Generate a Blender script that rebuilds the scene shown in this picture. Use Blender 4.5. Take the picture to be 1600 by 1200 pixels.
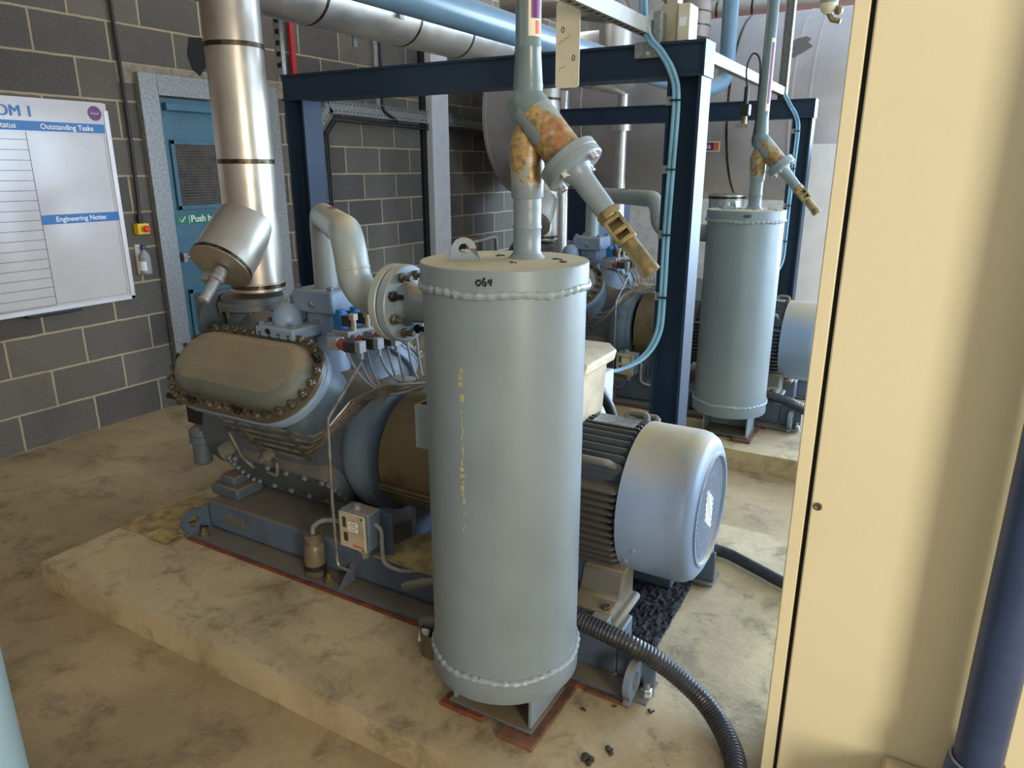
import bpy, math, random
from mathutils import Vector, Matrix
random.seed(7)
PI = math.pi
S = bpy.context.scene
COL = S.collection
for o in list(bpy.data.objects): bpy.data.objects.remove(o, do_unlink=True)

# ------------------------------------------------------------------ camera
cam = bpy.data.cameras.new('camera'); camo = bpy.data.objects.new('camera', cam); COL.objects.link(camo)
cam.sensor_fit = 'HORIZONTAL'; cam.sensor_width = 36.0; cam.lens = 36.0*1124.85/1600.0
cam.clip_start = 0.05; cam.clip_end = 60
yaw, pitch = math.radians(-29.913), math.radians(16.698)
Fw = Vector((math.sin(yaw)*math.cos(pitch), math.cos(yaw)*math.cos(pitch), -math.sin(pitch)))
Rt = Vector((math.cos(yaw), -math.sin(yaw), 0)); Up = Rt.cross(Fw)
camo.matrix_world = Matrix(((Rt.x, Up.x, -Fw.x, 4.511), (Rt.y, Up.y, -Fw.y, 0.0), (Rt.z, Up.z, -Fw.z, 1.62), (0, 0, 0, 1)))
S.camera = camo

# ------------------------------------------------------------------ world, daylight, exposure
S.view_settings.view_transform = 'Standard'; S.view_settings.look = 'None'
S.view_settings.gamma = 1.0; S.view_settings.use_curve_mapping = False
S.view_settings.exposure = 0.08
W = bpy.data.worlds.new('world'); S.world = W; W.use_nodes = True
bg = W.node_tree.nodes['Background']; bg.inputs[0].default_value = (0.62, 0.74, 1.0, 1); bg.inputs[1].default_value = 1.0

def area(name, loc, to, sx, sy, power, col):
    l = bpy.data.lights.new(name, 'AREA'); l.shape = 'RECTANGLE'; l.size = sx; l.size_y = sy
    l.energy = power; l.color = col
    o = bpy.data.objects.new(name, l); COL.objects.link(o); o.location = loc
    o.rotation_euler = (Vector(to)-Vector(loc)).to_track_quat('-Z', 'Y').to_euler()
    return o
# cool daylight through the side window, warmer daylight through the open doorway right of the camera
area('daylight_side_window', (8.46, 5.3, 1.75), (3.6, 2.0, 0.9), 3.4, 2.7, 400, (0.58, 0.76, 1.0))
area('daylight_back_window', (6.4, 10.46, 2.0), (3.6, 1.6, 0.9), 3.2, 3.0, 1150, (0.54, 0.74, 1.0))
area('daylight_doorway', (8.46, -1.8, 1.7), (3.6, 1.6, 1.2), 1.1, 2.2, 215, (1.0, 0.91, 0.76))

# ------------------------------------------------------------------ helpers
def lin(r, g, b):
    f = lambda c: (c/255/12.92) if c/255 <= 0.04045 else ((c/255+0.055)/1.055)**2.4
    return (f(r), f(g), f(b), 1.0)

class NT:
    def __init__(s, name):
        s.m = bpy.data.materials.new(name); s.m.use_nodes = True
        s.t = s.m.node_tree; s.b = s.t.nodes['Principled BSDF']
        s.pos = None
    def n(s, typ, **kw):
        x = s.t.nodes.new(typ)
        for k, v in kw.items(): setattr(x, k, v)
        return x
    def l(s, a, b): s.t.links.new(a, b)
    def P(s):
        if s.pos is None: s.pos = s.n('ShaderNodeNewGeometry')
        return s.pos.outputs['Position']
    def noise(s, scale, detail=4, rough=0.55, dist=0.0, vec=None):
        x = s.n('ShaderNodeTexNoise'); x.inputs['Scale'].default_value = scale; x.inputs['Detail'].default_value = detail
        x.inputs['Roughness'].default_value = rough; x.inputs['Distortion'].default_value = dist
        s.l(vec or s.P(), x.inputs['Vector']); return x.outputs['Fac']
    def rng(s, src, a, b, c=0.0, d=1.0):
        x = s.n('ShaderNodeMapRange'); x.interpolation_type = 'SMOOTHSTEP'
        for i, v in enumerate((a, b, c, d)): x.inputs[i+1].default_value = v
        s.l(src, x.inputs[0]); return x.outputs[0]
    def mix(s, fac, a, b):
        x = s.n('ShaderNodeMix', data_type='RGBA')
        if isinstance(fac, (int, float)): x.inputs[0].default_value = fac
        else: s.l(fac, x.inputs[0])
        for i, c in ((6, a), (7, b)):
            if isinstance(c, tuple): x.inputs[i].default_value = c
            else: s.l(c, x.inputs[i])
        return x.outputs[2]
    def mul(s, a, b):
        x = s.n('ShaderNodeMath', operation='MULTIPLY')
        for i, c in enumerate((a, b)):
            if isinstance(c, (int, float)): x.inputs[i].default_value = c
            else: s.l(c, x.inputs[i])
        return x.outputs[0]
    def color(s, c): s.l(c, s.b.inputs['Base Color'])
    def bump(s, h, strength=0.3, dist=0.01):
        x = s.n('ShaderNodeBump'); x.inputs['Strength'].default_value = strength; x.inputs['Distance'].default_value = dist
        s.l(h, x.inputs['Height']); s.l(x.outputs[0], s.b.inputs['Normal'])
    def set(s, **kw):
        for k, v in kw.items(): s.b.inputs[k.replace('_', ' ')].default_value = v

def plain(name, rgb, rough=0.5, metal=0.0, var=0.12, scale=9.0, coat=0.0, bump=0.0):
    t = NT(name); c = lin(*rgb); d = tuple(x*(1-var*2) for x in c[:3])+(1,)
    t.color(t.mix(t.rng(t.noise(scale), 0.35, 0.7), c, d)); t.set(Roughness=rough, Metallic=metal)
    if coat: t.set(Coat_Weight=coat, Coat_Roughness=0.15)
    if bump: t.bump(t.noise(160, 2), bump, 0.003)
    return t.m

def paint(name, rgb, rough=0.42, dust=0.7, dustc=(176, 154, 112), grime=0.25, grimec=(74, 62, 46), top=0.55, bump=0.12, gscale=7.0):
    """enamel paint with settled dust on upward faces and oily grime in patches"""
    t = NT(name); c = lin(*rgb)
    v = t.mix(t.rng(t.noise(3.0, 3), 0.35, 0.7), c, tuple(x*0.86 for x in c[:3])+(1,))
    g = t.mul(t.rng(t.noise(gscale, 6, 0.65, 0.4), 0.5, 0.75), grime)
    v = t.mix(g, v, lin(*grimec))
    t.P(); sx = t.n('ShaderNodeSeparateXYZ'); t.l(t.pos.outputs['True Normal'], sx.inputs[0])
    up = t.rng(sx.outputs['Z'], top, 0.98)
    dn = t.rng(t.noise(11, 5, 0.6), 0.2, 0.6, 0.55, 1.0)
    f = t.mul(t.mul(up, dn), dust)
    t.color(t.mix(f, v, lin(*dustc)))
    t.l(t.rng(f, 0.0, 0.6, rough, 0.8), t.b.inputs['Roughness'])
    if bump: t.bump(t.noise(90, 3), bump, 0.002)
    return t.m

M = {}
def build_materials():
    # block wall: 440 x 215 mm blocks, tan pointing
    t = NT('concrete_block'); sx = t.n('ShaderNodeSeparateXYZ'); t.l(t.P(), sx.inputs[0])
    cb = t.n('ShaderNodeCombineXYZ'); ad = t.n('ShaderNodeMath', operation='ADD'); ad.inputs[1].default_value = -0.228+0.225+4.5
    hz = t.n('ShaderNodeMath', operation='ADD'); t.l(sx.outputs['Y'], hz.inputs[0]); t.l(sx.outputs['X'], hz.inputs[1])
    t.l(hz.outputs[0], ad.inputs[0]); t.l(ad.outputs[0], cb.inputs[0]); t.l(sx.outputs['Z'], cb.inputs[1])
    wob = t.n('ShaderNodeTexNoise'); wob.inputs['Scale'].default_value = 14; t.l(t.P(), wob.inputs['Vector'])
    vm = t.n('ShaderNodeVectorMath', operation='MULTIPLY_ADD'); vm.inputs[1].default_value = (0.008,)*3
    t.l(wob.outputs['Color'], vm.inputs[0]); t.l(cb.outputs[0], vm.inputs[2])
    br = t.n('ShaderNodeTexBrick'); br.offset = 0.5; br.offset_frequency = 2
    for k, v in (('Scale', 1.0), ('Mortar Size', 0.0072), ('Mortar Smooth', 0.25), ('Bias', 0.0), ('Brick Width', 0.45), ('Row Height', 0.225)):
        br.inputs[k].default_value = v
    br.inputs['Color1'].default_value = lin(106, 99, 88); br.inputs['Color2'].default_value = lin(78, 74, 69)
    br.inputs['Mortar'].default_value = lin(168, 150, 120)
    t.l(vm.outputs[0], br.inputs['Vector'])
    dk = t.mix(t.mul(t.rng(t.noise(2.2, 5, 0.6), 0.45, 0.75), 0.4), br.outputs['Color'], lin(62, 56, 50))
    sp = t.mul(t.rng(t.noise(120, 2), 0.60, 0.72), 0.6)
    t.color(t.mix(sp, dk, lin(150, 146, 138))); t.set(Roughness=0.9)
    hh = t.n('ShaderNodeMath', operation='MULTIPLY_ADD'); t.l(br.outputs['Fac'], hh.inputs[0]); hh.inputs[1].default_value = -1.0
    t.l(t.mul(t.noise(70, 4), 0.5), hh.inputs[2]); t.bump(hh.outputs[0], 0.5, 0.006)
    M['block'] = t.m
    # floor concrete
    def conc(name, a, b, stain, sc=1.0):
        t = NT(name)
        v = t.mix(t.rng(t.noise(1.3*sc, 6, 0.62, 0.6), 0.3, 0.72), lin(*a), lin(*b))
        v = t.mix(t.mul(t.rng(t.noise(4.0*sc, 9, 0.74, 0.35), 0.48, 0.70), 0.8), v, lin(*stain))
        v = t.mix(t.mul(t.rng(t.noise(38, 5, 0.7), 0.55, 0.8), 0.35), v, lin(205, 188, 150))
        v = t.mix(t.mul(t.rng(t.noise(75, 2), 0.68, 0.76), 0.5), v, lin(70, 60, 48))
        t.color(v); t.set(Roughness=0.82); t.bump(t.noise(26, 8, 0.7), 0.35, 0.01); return t.m
    M['floor'] = conc('floor_concrete', (176, 153, 114), (146, 125, 91), (94, 80, 58))
    M['plinth'] = conc('plinth_concrete', (194, 174, 136), (160, 140, 106), (100, 86, 64), 1.4)
    M['ceiling'] = plain('roof_sheet', (222, 222, 226), 0.6)
    M['white_wall'] = plain('white_wall', (196, 192, 184), 0.7)
    M['white_steel'] = plain('white_painted_steel', (226, 224, 222), 0.5, var=0.04)
    # paints
    M['sep'] = paint('separator_paint', (126, 138, 142), 0.38, 0.9, (196, 176, 128), 0.06)
    M['bead'] = paint('weld_bead_paint', (142, 154, 158), 0.35, 0.15, gscale=30)
    M['machine'] = paint('machine_paint', (106, 122, 136), 0.42, 0.75, (150, 130, 98), 0.55, (72, 62, 46))
    M['machine_dark'] = paint('grimy_machine_paint', (80, 90, 98), 0.5, 0.7, (140, 118, 84), 0.75, (70, 56, 38))
    M['head'] = paint('dusty_head_cover', (100, 104, 94), 0.55, 1.0, (152, 132, 98), 0.7, (90, 76, 52), top=0.42)
    M['pipe'] = paint('pipe_paint', (146, 154, 150), 0.36, 0.8, (186, 170, 126), 0.08)
    M['riser'] = paint('riser_paint', (104, 120, 120), 0.28, 0.6, (190, 172, 120), 0.1)
    M['bluepipe'] = paint('blue_pipe_paint', (100, 130, 148), 0.3, 0.8, (196, 178, 138), 0.05)
    M['frame'] = paint('navy_frame_paint', (38, 54, 72), 0.5, 0.45, (140, 130, 112), 0.06)
    M['frame'].node_tree.nodes['Principled BSDF'].inputs['Specular IOR Level'].default_value = 0.25
    M['motor'] = paint('motor_paint', (128, 146, 170), 0.4, 0.95, (178, 160, 124), 0.18, (120, 104, 80), top=0.35)
    M['fins'] = paint('motor_fin_paint', (66, 72, 78), 0.5, 0.75, (128, 112, 88), 0.5)
    M['base'] = paint('base_frame_paint', (84, 98, 114), 0.45, 0.8, (120, 106, 80), 0.6, (66, 58, 44))
    M['foot'] = paint('dusty_cast_foot', (98, 95, 86), 0.6, 0.7, (146, 130, 100), 0.55)
    M['guard'] = paint('oily_guard_steel', (112, 98, 68), 0.34, 0.5, (130, 108, 68), 0.8, (62, 50, 32), gscale=4)
    M['rim'] = paint('oily_rim', (92, 82, 62), 0.4, 0.4, (120, 104, 76), 0.7, (44, 38, 28))
    M['block_blue'] = paint('valve_block_paint', (134, 152, 172), 0.4, 0.6, (170, 156, 128), 0.15)
    M['gold0'] = paint('flaked_valve_body', (142, 122, 84), 0.42, 0.3, (170, 150, 110), 0.6, (110, 76, 48), gscale=16)
    t = NT('flaking_valve_paint'); sx = t.n('ShaderNodeSeparateXYZ'); t.l(t.P(), sx.inputs[0])
    gold = t.mix(t.rng(t.noise(60, 4), 0.35, 0.65), lin(168, 140, 88), lin(122, 98, 60))
    gold = t.mix(t.mul(t.rng(t.noise(17, 4, 0.6), 0.54, 0.66), 0.6), gold, lin(142, 80, 50))
    ad = t.n('ShaderNodeMath', operation='MULTIPLY_ADD'); t.l(t.noise(21, 5, 0.62, 0.3), ad.inputs[0]); ad.inputs[1].default_value = 1.0
    hz = t.n('ShaderNodeMath', operation='ABSOLUTE'); zz = t.n('ShaderNodeMath', operation='SUBTRACT'); t.l(sx.outputs['Z'], zz.inputs[0]); zz.inputs[1].default_value = 1.675
    t.l(zz.outputs[0], hz.inputs[0]); t.l(t.mul(hz.outputs[0], 2.4), ad.inputs[2])
    pm = t.rng(ad.outputs[0], 0.655, 0.675)
    t.color(t.mix(pm, gold, lin(140, 144, 136))); t.set(Roughness=0.4, Metallic=0.15); t.bump(t.noise(80, 3), 0.25, 0.003); M['gold'] = t.m
    M['flake'] = paint('rust_patch', (150, 90, 56), 0.6, 0.2, (190, 160, 100), 0.6, (110, 70, 44), gscale=30)
    M['brass'] = plain('old_brass', (160, 142, 100), 0.42, 0.7, 0.25, 30)
    M['bolt'] = plain('oily_steel_bolt', (128, 120, 102), 0.38, 0.7, 0.3, 40)
    M['dkbolt'] = plain('black_bolt', (46, 44, 44), 0.4, 0.5)
    M['steel'] = plain('bright_steel', (196, 196, 192), 0.3, 0.9, 0.1)
    M['galv'] = plain('galvanised_steel', (152, 152, 148), 0.5, 0.4, 0.16, 60)
    M['galvtan'] = plain('dusty_galvanised', (146, 139, 122), 0.5, 0.25, 0.1, 30)
    def clad(name, rgb, rough, metal):
        t = NT(name); c = lin(*rgb)
        t.color(t.mix(t.rng(t.noise(2.5, 4), 0.35, 0.7), c, tuple(x*0.8 for x in c[:3])+(1,)))
        t.l(t.rng(t.noise(8, 5), 0.3, 0.7, rough-0.07, rough+0.08), t.b.inputs['Roughness']); t.set(Metallic=metal)
        t.bump(t.noise(5, 3), 0.12, 0.02); return t.m
    M['clad'] = clad('aluminium_cladding', (214, 210, 204), 0.36, 0.85)
    M['cladwarm'] = clad('stained_aluminium_cladding', (188, 180, 166), 0.36, 0.75)
    M['tank'] = clad('tank_cladding', (184, 178, 174), 0.45, 0.3)
    M['band'] = plain('strap_band', (92, 82, 62), 0.35, 0.8, 0.4, 50)
    M['black'] = plain('black_rubber', (26, 26, 27), 0.5)
    M['hose'] = plain('black_ribbed_conduit', (52, 52, 54), 0.38, 0, 0.25, 25)
    M['cable'] = plain('pale_blue_cable', (132, 180, 204), 0.4)
    M['greycable'] = plain('grey_cable', (150, 148, 142), 0.45)
    M['tubes'] = plain('steel_tube', (150, 144, 134), 0.4, 0.6, 0.25, 20)
    M['strip'] = plain('red_brown_packing', (128, 66, 42), 0.7, 0, 0.3, 15)
    M['wood'] = plain('red_brown_board', (124, 84, 60), 0.8, 0, 0.3, 14)
    M['cream'] = plain('cream_cabinet_paint', (236, 224, 184), 0.45, 0, 0.02, 2, bump=0.06)
    M['creambox'] = plain('cream_plastic', (186, 172, 142), 0.5, 0, 0.12, 14)
    M['plate'] = plain('cream_sign_plate', (216, 206, 176), 0.45, 0, 0.05, 12)
    M['downpipe'] = plain('dark_blue_downpipe', (58, 76, 112), 0.4, 0, 0.1, 6)
    M['white'] = plain('white_board', (198, 194, 192), 0.14, 0, 0.02)
    M['whiteframe'] = plain('board_frame', (216, 214, 214), 0.35, 0.2, 0.03)
    M['blueink'] = plain('blue_print', (24, 104, 172), 0.35, 0, 0.03)
    M['whiteink'] = plain('white_print', (238, 238, 236), 0.5, 0, 0.0)
    M['blackink'] = plain('black_marker', (16, 16, 18), 0.5, 0, 0.0)
    M['greyink'] = plain('grey_pencil', (138, 134, 122), 0.6, 0, 0.0)
    M['purple'] = plain('purple_print', (104, 34, 96), 0.4, 0, 0.05)
    M['orange'] = plain('orange_print', (226, 96, 30), 0.45, 0, 0.05)
    M['redink'] = plain('red_print', (168, 34, 40), 0.45, 0, 0.05)
    M['door'] = plain('blue_door_paint', (64, 106, 122), 0.42, 0, 0.08, 5)
    M['louvre'] = plain('brown_louvre', (112, 98, 84), 0.6, 0, 0.2, 18)
    M['green'] = plain('green_sign', (14, 116, 74), 0.4, 0, 0.03)
    M['yellow'] = plain('yellow_plastic', (226, 186, 34), 0.4, 0, 0.03)
    M['red'] = plain('red_plastic', (206, 46, 40), 0.35, 0, 0.03)
    M['redpipe'] = plain('red_pipe_paint', (176, 32, 38), 0.45, 0, 0.1)
    M['coil'] = plain('blue_coil', (28, 112, 172), 0.4, 0, 0.1, 30)
    M['copper'] = plain('rusty_red_tip', (158, 84, 58), 0.5, 0.2, 0.25, 40)
    M['darkplastic'] = plain('dark_grey_plastic', (60, 58, 56), 0.45, 0, 0.15, 30)
    M['greyplastic'] = plain('grey_plastic', (150, 150, 152), 0.5, 0, 0.1, 30)
    M['jar'] = plain('stained_plastic_jar', (108, 97, 72), 0.35, 0, 0.2, 14)
    M['mat'] = plain('absorbent_mat', (176, 152, 100), 0.95, 0, 0.25, 18, bump=1.0)
    M['felt'] = plain('dark_fibre_mat', (58, 56, 60), 0.95, 0, 0.5, 70, bump=1.0)
    M['debris'] = plain('dark_crumbs', (66, 58, 46), 0.95)
    M['paleblue'] = paint('pale_blue_paint', (166, 198, 208), 0.45, 0.3, (196, 176, 128), 0.05)
    M['shadowgap'] = plain('black_gap', (14, 13, 12), 0.8)
    t = NT('window_glass'); t.set(Roughness=0.05, Transmission_Weight=1.0, IOR=1.45); t.b.inputs['Base Color'].default_value = (0.9, 0.95, 1, 1); M['glass'] = t.m
    t = NT('lamp_tube'); t.set(Emission_Strength=21.0); t.b.inputs['Emission Color'].default_value = (1.0, 0.89, 0.73, 1); M['lamp'] = t.m
build_materials()

def V(*a): return Vector(a)
def basis(n):
    n = Vector(n).normalized(); a = Vector((0, 0, 1)) if abs(n.z) < 0.9 else Vector((1, 0, 0))
    u = a.cross(n).normalized(); return u, n.cross(u), n

class MB:
    def __init__(s): s.v = []; s.f = []
    def ring(s, pts):
        i = len(s.v); s.v += [Vector(p) for p in pts]; return list(range(i, i+len(pts)))
    def bridge(s, a, b):
        n = len(a)
        for i in range(n): s.f.append((a[i], a[(i+1) % n], b[(i+1) % n], b[i]))
    def cap(s, a, rev=False): s.f.append(tuple(reversed(a)) if rev else tuple(a))
    def box(s, x0, x1, y0, y1, z0, z1):
        return s.obox(V((x0+x1)/2, (y0+y1)/2, (z0+z1)/2), V(1, 0, 0), V(0, 1, 0), V(0, 0, 1), (x1-x0)/2, (y1-y0)/2, (z1-z0)/2)
    def obox(s, c, u, v, n, a, b, d):
        c = Vector(c); u = Vector(u).normalized(); v = Vector(v).normalized(); n = Vector(n).normalized()
        q = ((-1, -1), (1, -1), (1, 1), (-1, 1))
        A = s.ring([c+u*a*i+v*b*j-n*d for i, j in q]); B = s.ring([c+u*a*i+v*b*j+n*d for i, j in q])
        s.bridge(A, B); s.cap(A, True); s.cap(B); return s
    def lathe(s, prof, o, axis, seg=48, cap0=True, cap1=True, a0=0.0, a1=2*PI):
        """prof: (radius, height along axis)"""
        u, v, n = basis(axis); o = Vector(o); prev = None; full = abs(a1-a0-2*PI) < 1e-6; first = None
        for r, h in prof:
            k = seg if full else seg+1
            R = s.ring([o+n*h+(u*math.cos(a0+(a1-a0)*i/seg)+v*math.sin(a0+(a1-a0)*i/seg))*r for i in range(k)])
            if first is None: first = R
            if prev:
                if full: s.bridge(prev, R)
                else:
                    for i in range(k-1): s.f.append((prev[i], prev[i+1], R[i+1], R[i]))
            prev = R
        if full:
            if cap0: s.cap(first, True)
            if cap1: s.cap(prev)
        return s
    def cyl(s, p0, p1, r, seg=24, r1=None):
        p0 = Vector(p0); p1 = Vector(p1); L = (p1-p0).length
        return s.lathe([(r, 0), (r if r1 is None else r1, L)], p0, p1-p0, seg)
    def tube(s, path, r, seg=16, closed=False, caps=True):
        P = [Vector(p) for p in path]; n = len(P); rs = r if isinstance(r, (list, tuple)) else [r]*n
        T = []
        for i in range(n):
            a = P[(i-1) % n] if (closed or i > 0) else P[i]; b = P[(i+1) % n] if (closed or i < n-1) else P[i]
            T.append((b-a).normalized())
        u = basis(T[0])[0]; prev = first = None
        for i in range(n):
            u = (u-T[i]*u.dot(T[i]))
            u = u.normalized() if u.length > 1e-6 else basis(T[i])[0]
            w = T[i].cross(u)
            R = s.ring([P[i]+(u*math.cos(2*PI*k/seg)+w*math.sin(2*PI*k/seg))*rs[i] for k in range(seg)])
            if prev: s.bridge(prev, R)
            else: first = R
            prev = R
        if closed: s.bridge(prev, first)
        elif caps: s.cap(first, True); s.cap(prev)
        return s
    def prism(s, pts, d):
        """closed polygon (3D points) extruded by vector d"""
        d = Vector(d); A = s.ring(pts); B = s.ring([Vector(p)+d for p in pts]); s.bridge(A, B); s.cap(A, True); s.cap(B); return s
    def sphere(s, c, r, seg=16, rings=8, sz=1.0):
        return s.lathe([(max(r*math.sin(PI*i/rings), 1e-4), -r*sz*math.cos(PI*i/rings)) for i in range(rings+1)], c, (0, 0, 1), seg)
    def stad(s, c, u, v, n, half, prof, seg=14):
        """stadium loft; prof: (radius, height along n)"""
        c = Vector(c); u = Vector(u); v = Vector(v); n = Vector(n); prev = first = None
        for r, h in prof:
            pts = [c+n*h+u*(half+r*math.cos(-PI/2+PI*i/seg))+v*r*math.sin(-PI/2+PI*i/seg) for i in range(seg+1)]
            pts += [c+n*h+u*(-half+r*math.cos(PI/2+PI*i/seg))+v*r*math.sin(PI/2+PI*i/seg) for i in range(seg+1)]
            R = s.ring(pts)
            if prev: s.bridge(prev, R)
            else: first = R
            prev = R
        s.cap(first, True); s.cap(prev); return s
    def bolt(s, p, ax, r=0.011, h=0.012, stud=0.0):
        s.lathe([(r, 0), (r, h*0.85), (r*0.85, h)], p, ax, 6)
        if stud: s.lathe([(r*0.55, h), (r*0.55, h+stud)], p, ax, 10)
        return s
    def add(s, o):
        k = len(s.v); s.v += o.v; s.f += [tuple(i+k for i in f) for f in o.f]; return s

def fillet(pts, rad, n=8):
    P = [Vector(p) for p in pts]; out = [P[0]]
    for i in range(1, len(P)-1):
        a = (P[i-1]-P[i]); b = (P[i+1]-P[i]); r = rad if not isinstance(rad, (list, tuple)) else rad[i-1]
        ang = a.angle(b); t = min(r/math.tan(ang/2), a.length*0.49, b.length*0.49); rr = t*math.tan(ang/2)
        a.normalize(); b.normalize(); c = P[i]+(a+b).normalized()*(rr/math.sin(ang/2))
        p0 = P[i]+a*t-c; p1 = P[i]+b*t-c; tot = p0.angle(p1); ax = p0.cross(p1).normalized()
        for k in range(n+1): out.append(c+Matrix.Rotation(tot*k/n, 3, ax) @ p0)
    out.append(P[-1]); return out
def smooth(pts, n=8):
    P = [Vector(p) for p in pts]; P = [P[0]*2-P[1]]+P+[P[-1]*2-P[-2]]; out = []
    for i in range(1, len(P)-2):
        a, b, c, d = P[i-1:i+3]
        for k in range(n):
            t = k/n; out.append(0.5*((2*b)+(c-a)*t+(2*a-5*b+4*c-d)*t*t+(3*b-a-3*c+d)*t**3))
    out.append(P[-2]); return out
def resample(path, step):
    out = [path[0].copy()]; acc = 0.0
    for a, b in zip(path, path[1:]):
        L = (b-a).length; d = step-acc
        while d <= L: out.append(a.lerp(b, d/L)); d += step
        acc = L-(d-step)
    return out

def root_of(o):
    while o.parent: o = o.parent
    return o
def obj(name, mb, mat, parent=None, label=None, bevel=0.0, ang=35, flat=False, kind=None):
    if parent is not None: L = Vector(root_of(parent)['_o'])
    else:
        lo = [min(p[i] for p in mb.v) for i in range(3)]; hi = [max(p[i] for p in mb.v) for i in range(3)]
        L = Vector(((lo[0]+hi[0])/2, (lo[1]+hi[1])/2, lo[2]))
    me = bpy.data.meshes.new(name); me.from_pydata([tuple(p-L) for p in mb.v], [], mb.f); me.validate()
    import bmesh
    bm = bmesh.new(); bm.from_mesh(me); bmesh.ops.recalc_face_normals(bm, faces=bm.faces); bm.to_mesh(me); bm.free()
    if not flat:
        me.polygons.foreach_set('use_smooth', [True]*len(me.polygons)); me.set_sharp_from_angle(angle=math.radians(ang))
    me.materials.append(M[mat] if isinstance(mat, str) else mat)
    o = bpy.data.objects.new(name, me); COL.objects.link(o)
    if parent is not None: o.parent = parent
    else: o.location = L; o['_o'] = tuple(L)
    if bevel:
        b = o.modifiers.new('bevel', 'BEVEL'); b.width = bevel; b.segments = 2; b.limit_method = 'ANGLE'; b.angle_limit = math.radians(40)
    if label: o['label'] = label
    if kind: o['kind'] = kind
    return o
def objs(name, mbs, mat, parent, **kw):
    return [obj(name, m_, mat, parent, **kw) for m_ in mbs]
def BX(*a): return MB().box(*a)
def tag(o, label, cat, group=None, kind=None):
    o['label'] = label; o['category'] = cat
    if group: o['group'] = group
    if kind: o['kind'] = kind
    return o
def thing(name, label, cat, loc, group=None):
    o = bpy.data.objects.new(name, None); COL.objects.link(o); o.location = loc; o['_o'] = tuple(loc); o.empty_display_size = 0.1
    return tag(o, label, cat, group)
def struct(name, mb, mat, parent=None, **kw):
    o = obj(name, mb, mat, parent, **kw)
    if parent is None: o['kind'] = 'structure'
    return o
def children(o): return [c for c in COL.objects if c.parent == o]
def dup(o, dy, label, parent=None):
    c = o.copy(); COL.objects.link(c)
    if parent is None: c.location.y += dy; c['_o'] = tuple(c.location); c['label'] = label
    else: c.parent = parent
    for ch in children(o): dup(ch, 0, None, c)
    return c
def text_mb(body, size, origin, u, v, depth=0.0008, align='CENTER', bold=0.0):
    cu = bpy.data.curves.new('lettering', 'FONT'); cu.body = body; cu.size = size; cu.extrude = depth; cu.offset = bold
    cu.align_x = align; cu.resolution_u = 3
    o = bpy.data.objects.new('lettering', cu); COL.objects.link(o)
    bpy.context.view_layer.update()
    me = o.evaluated_get(bpy.context.evaluated_depsgraph_get()).to_mesh()
    u = Vector(u); v = Vector(v); n = u.cross(v); origin = Vector(origin); mb = MB()
    mb.v = [origin+u*p.co.x+v*p.co.y+n*(p.co.z+depth) for p in me.vertices]; mb.f = [tuple(p.vertices) for p in me.polygons]
    bpy.data.objects.remove(o, do_unlink=True); bpy.data.curves.remove(cu)
    return mb
X3, Y3, Z3 = V(1, 0, 0), V(0, 1, 0), V(0, 0, 1)

# ================================================================== the room
struct('floor', MB().box(-0.3, 9.0, -4.5, 11.0, -0.2, 0.0), 'floor')
struct('wall_left', MB().box(-0.3, 0.0, -4.5, 11.0, 0.0, 4.0), 'block')
mb = MB(); mb.box(0, 4.75, 10.5, 10.8, 0, 4.0); mb.box(8.05, 8.5, 10.5, 10.8, 0, 4.0); mb.box(4.75, 8.05, 10.5, 10.8, 0, 0.45); mb.box(4.75, 8.05, 10.5, 10.8, 3.55, 4.0)
struct('wall_back', mb, 'white_wall')
mb = MB()
for x in (4.78, 5.85, 6.95, 8.02): mb.box(x-0.03, x+0.03, 10.6, 10.66, 0.45, 3.55)
for z in (0.48, 2.0, 3.52): mb.box(4.75, 8.05, 10.6, 10.66, z-0.03, z+0.03)
struct('window_2', mb, 'white_steel')
struct('ceiling', MB().box(-0.3, 9.0, -4.5, 11.0, 3.9, 4.1), 'ceiling')
# right wall with a long window and an open doorway
mb = MB(); mb.box(8.5, 8.8, -4.5, -2.7, 0, 3.9); mb.box(8.5, 8.8, -2.7, -0.9, 2.9, 3.9); mb.box(8.5, 8.8, -0.9, 3.55, 0, 3.9); mb.box(8.5, 8.8, 7.05, 11, 0, 3.9); mb.box(8.5, 8.8, 3.55, 7.05, 0, 0.3); mb.box(8.5, 8.8, 3.55, 7.05, 3.2, 3.9)
struct('wall_right', mb, 'white_wall')
mb = MB().box(0, 8.5, -4.5, -4.2, 0, 3.9)
struct('wall_front', mb, 'white_wall')
mb = MB()
for y in (3.58, 4.72, 5.88, 7.02): mb.box(8.6, 8.66, y-0.03, y+0.03, 0.3, 3.2)
for z in (0.33, 3.17): mb.box(8.6, 8.66, 3.55, 7.05, z-0.03, z+0.03)
struct('window_1', mb, 'white_steel')
mb = MB()
for i in range(5): mb.box(0.2, 8.3, 8.9-i*3.0, 9.0-i*3.0, 3.72, 3.9)
struct('trim_3', mb, 'white_steel')
# strip lamps added out of view under the roof for warm fill light
for i, (x, y) in enumerate(((1.6, -0.6), (0.9, 3.9), (4.6, -1.6), (0.8, 8.0), (4.6, 8.4))):
    t = thing('fill_lamp', 'white strip lamp added out of view for warm fill', 'lamp', (x, y, 3.3), 'added fill lamps under the roof')
    obj('housing', MB().box(x-0.09, x+0.09, y-0.75, y+0.75, 3.40, 3.46), 'white_steel', t)
    obj('lamp_tube', MB().cyl((x, y-0.72, 3.375), (x, y+0.72, 3.375), 0.022), 'lamp', t)
    objs('hanger', [MB().cyl((x, y+e, 3.46), (x, y+e, 3.9), 0.005, 8) for e in (-0.5, 0.5)], 'galv', t)
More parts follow.
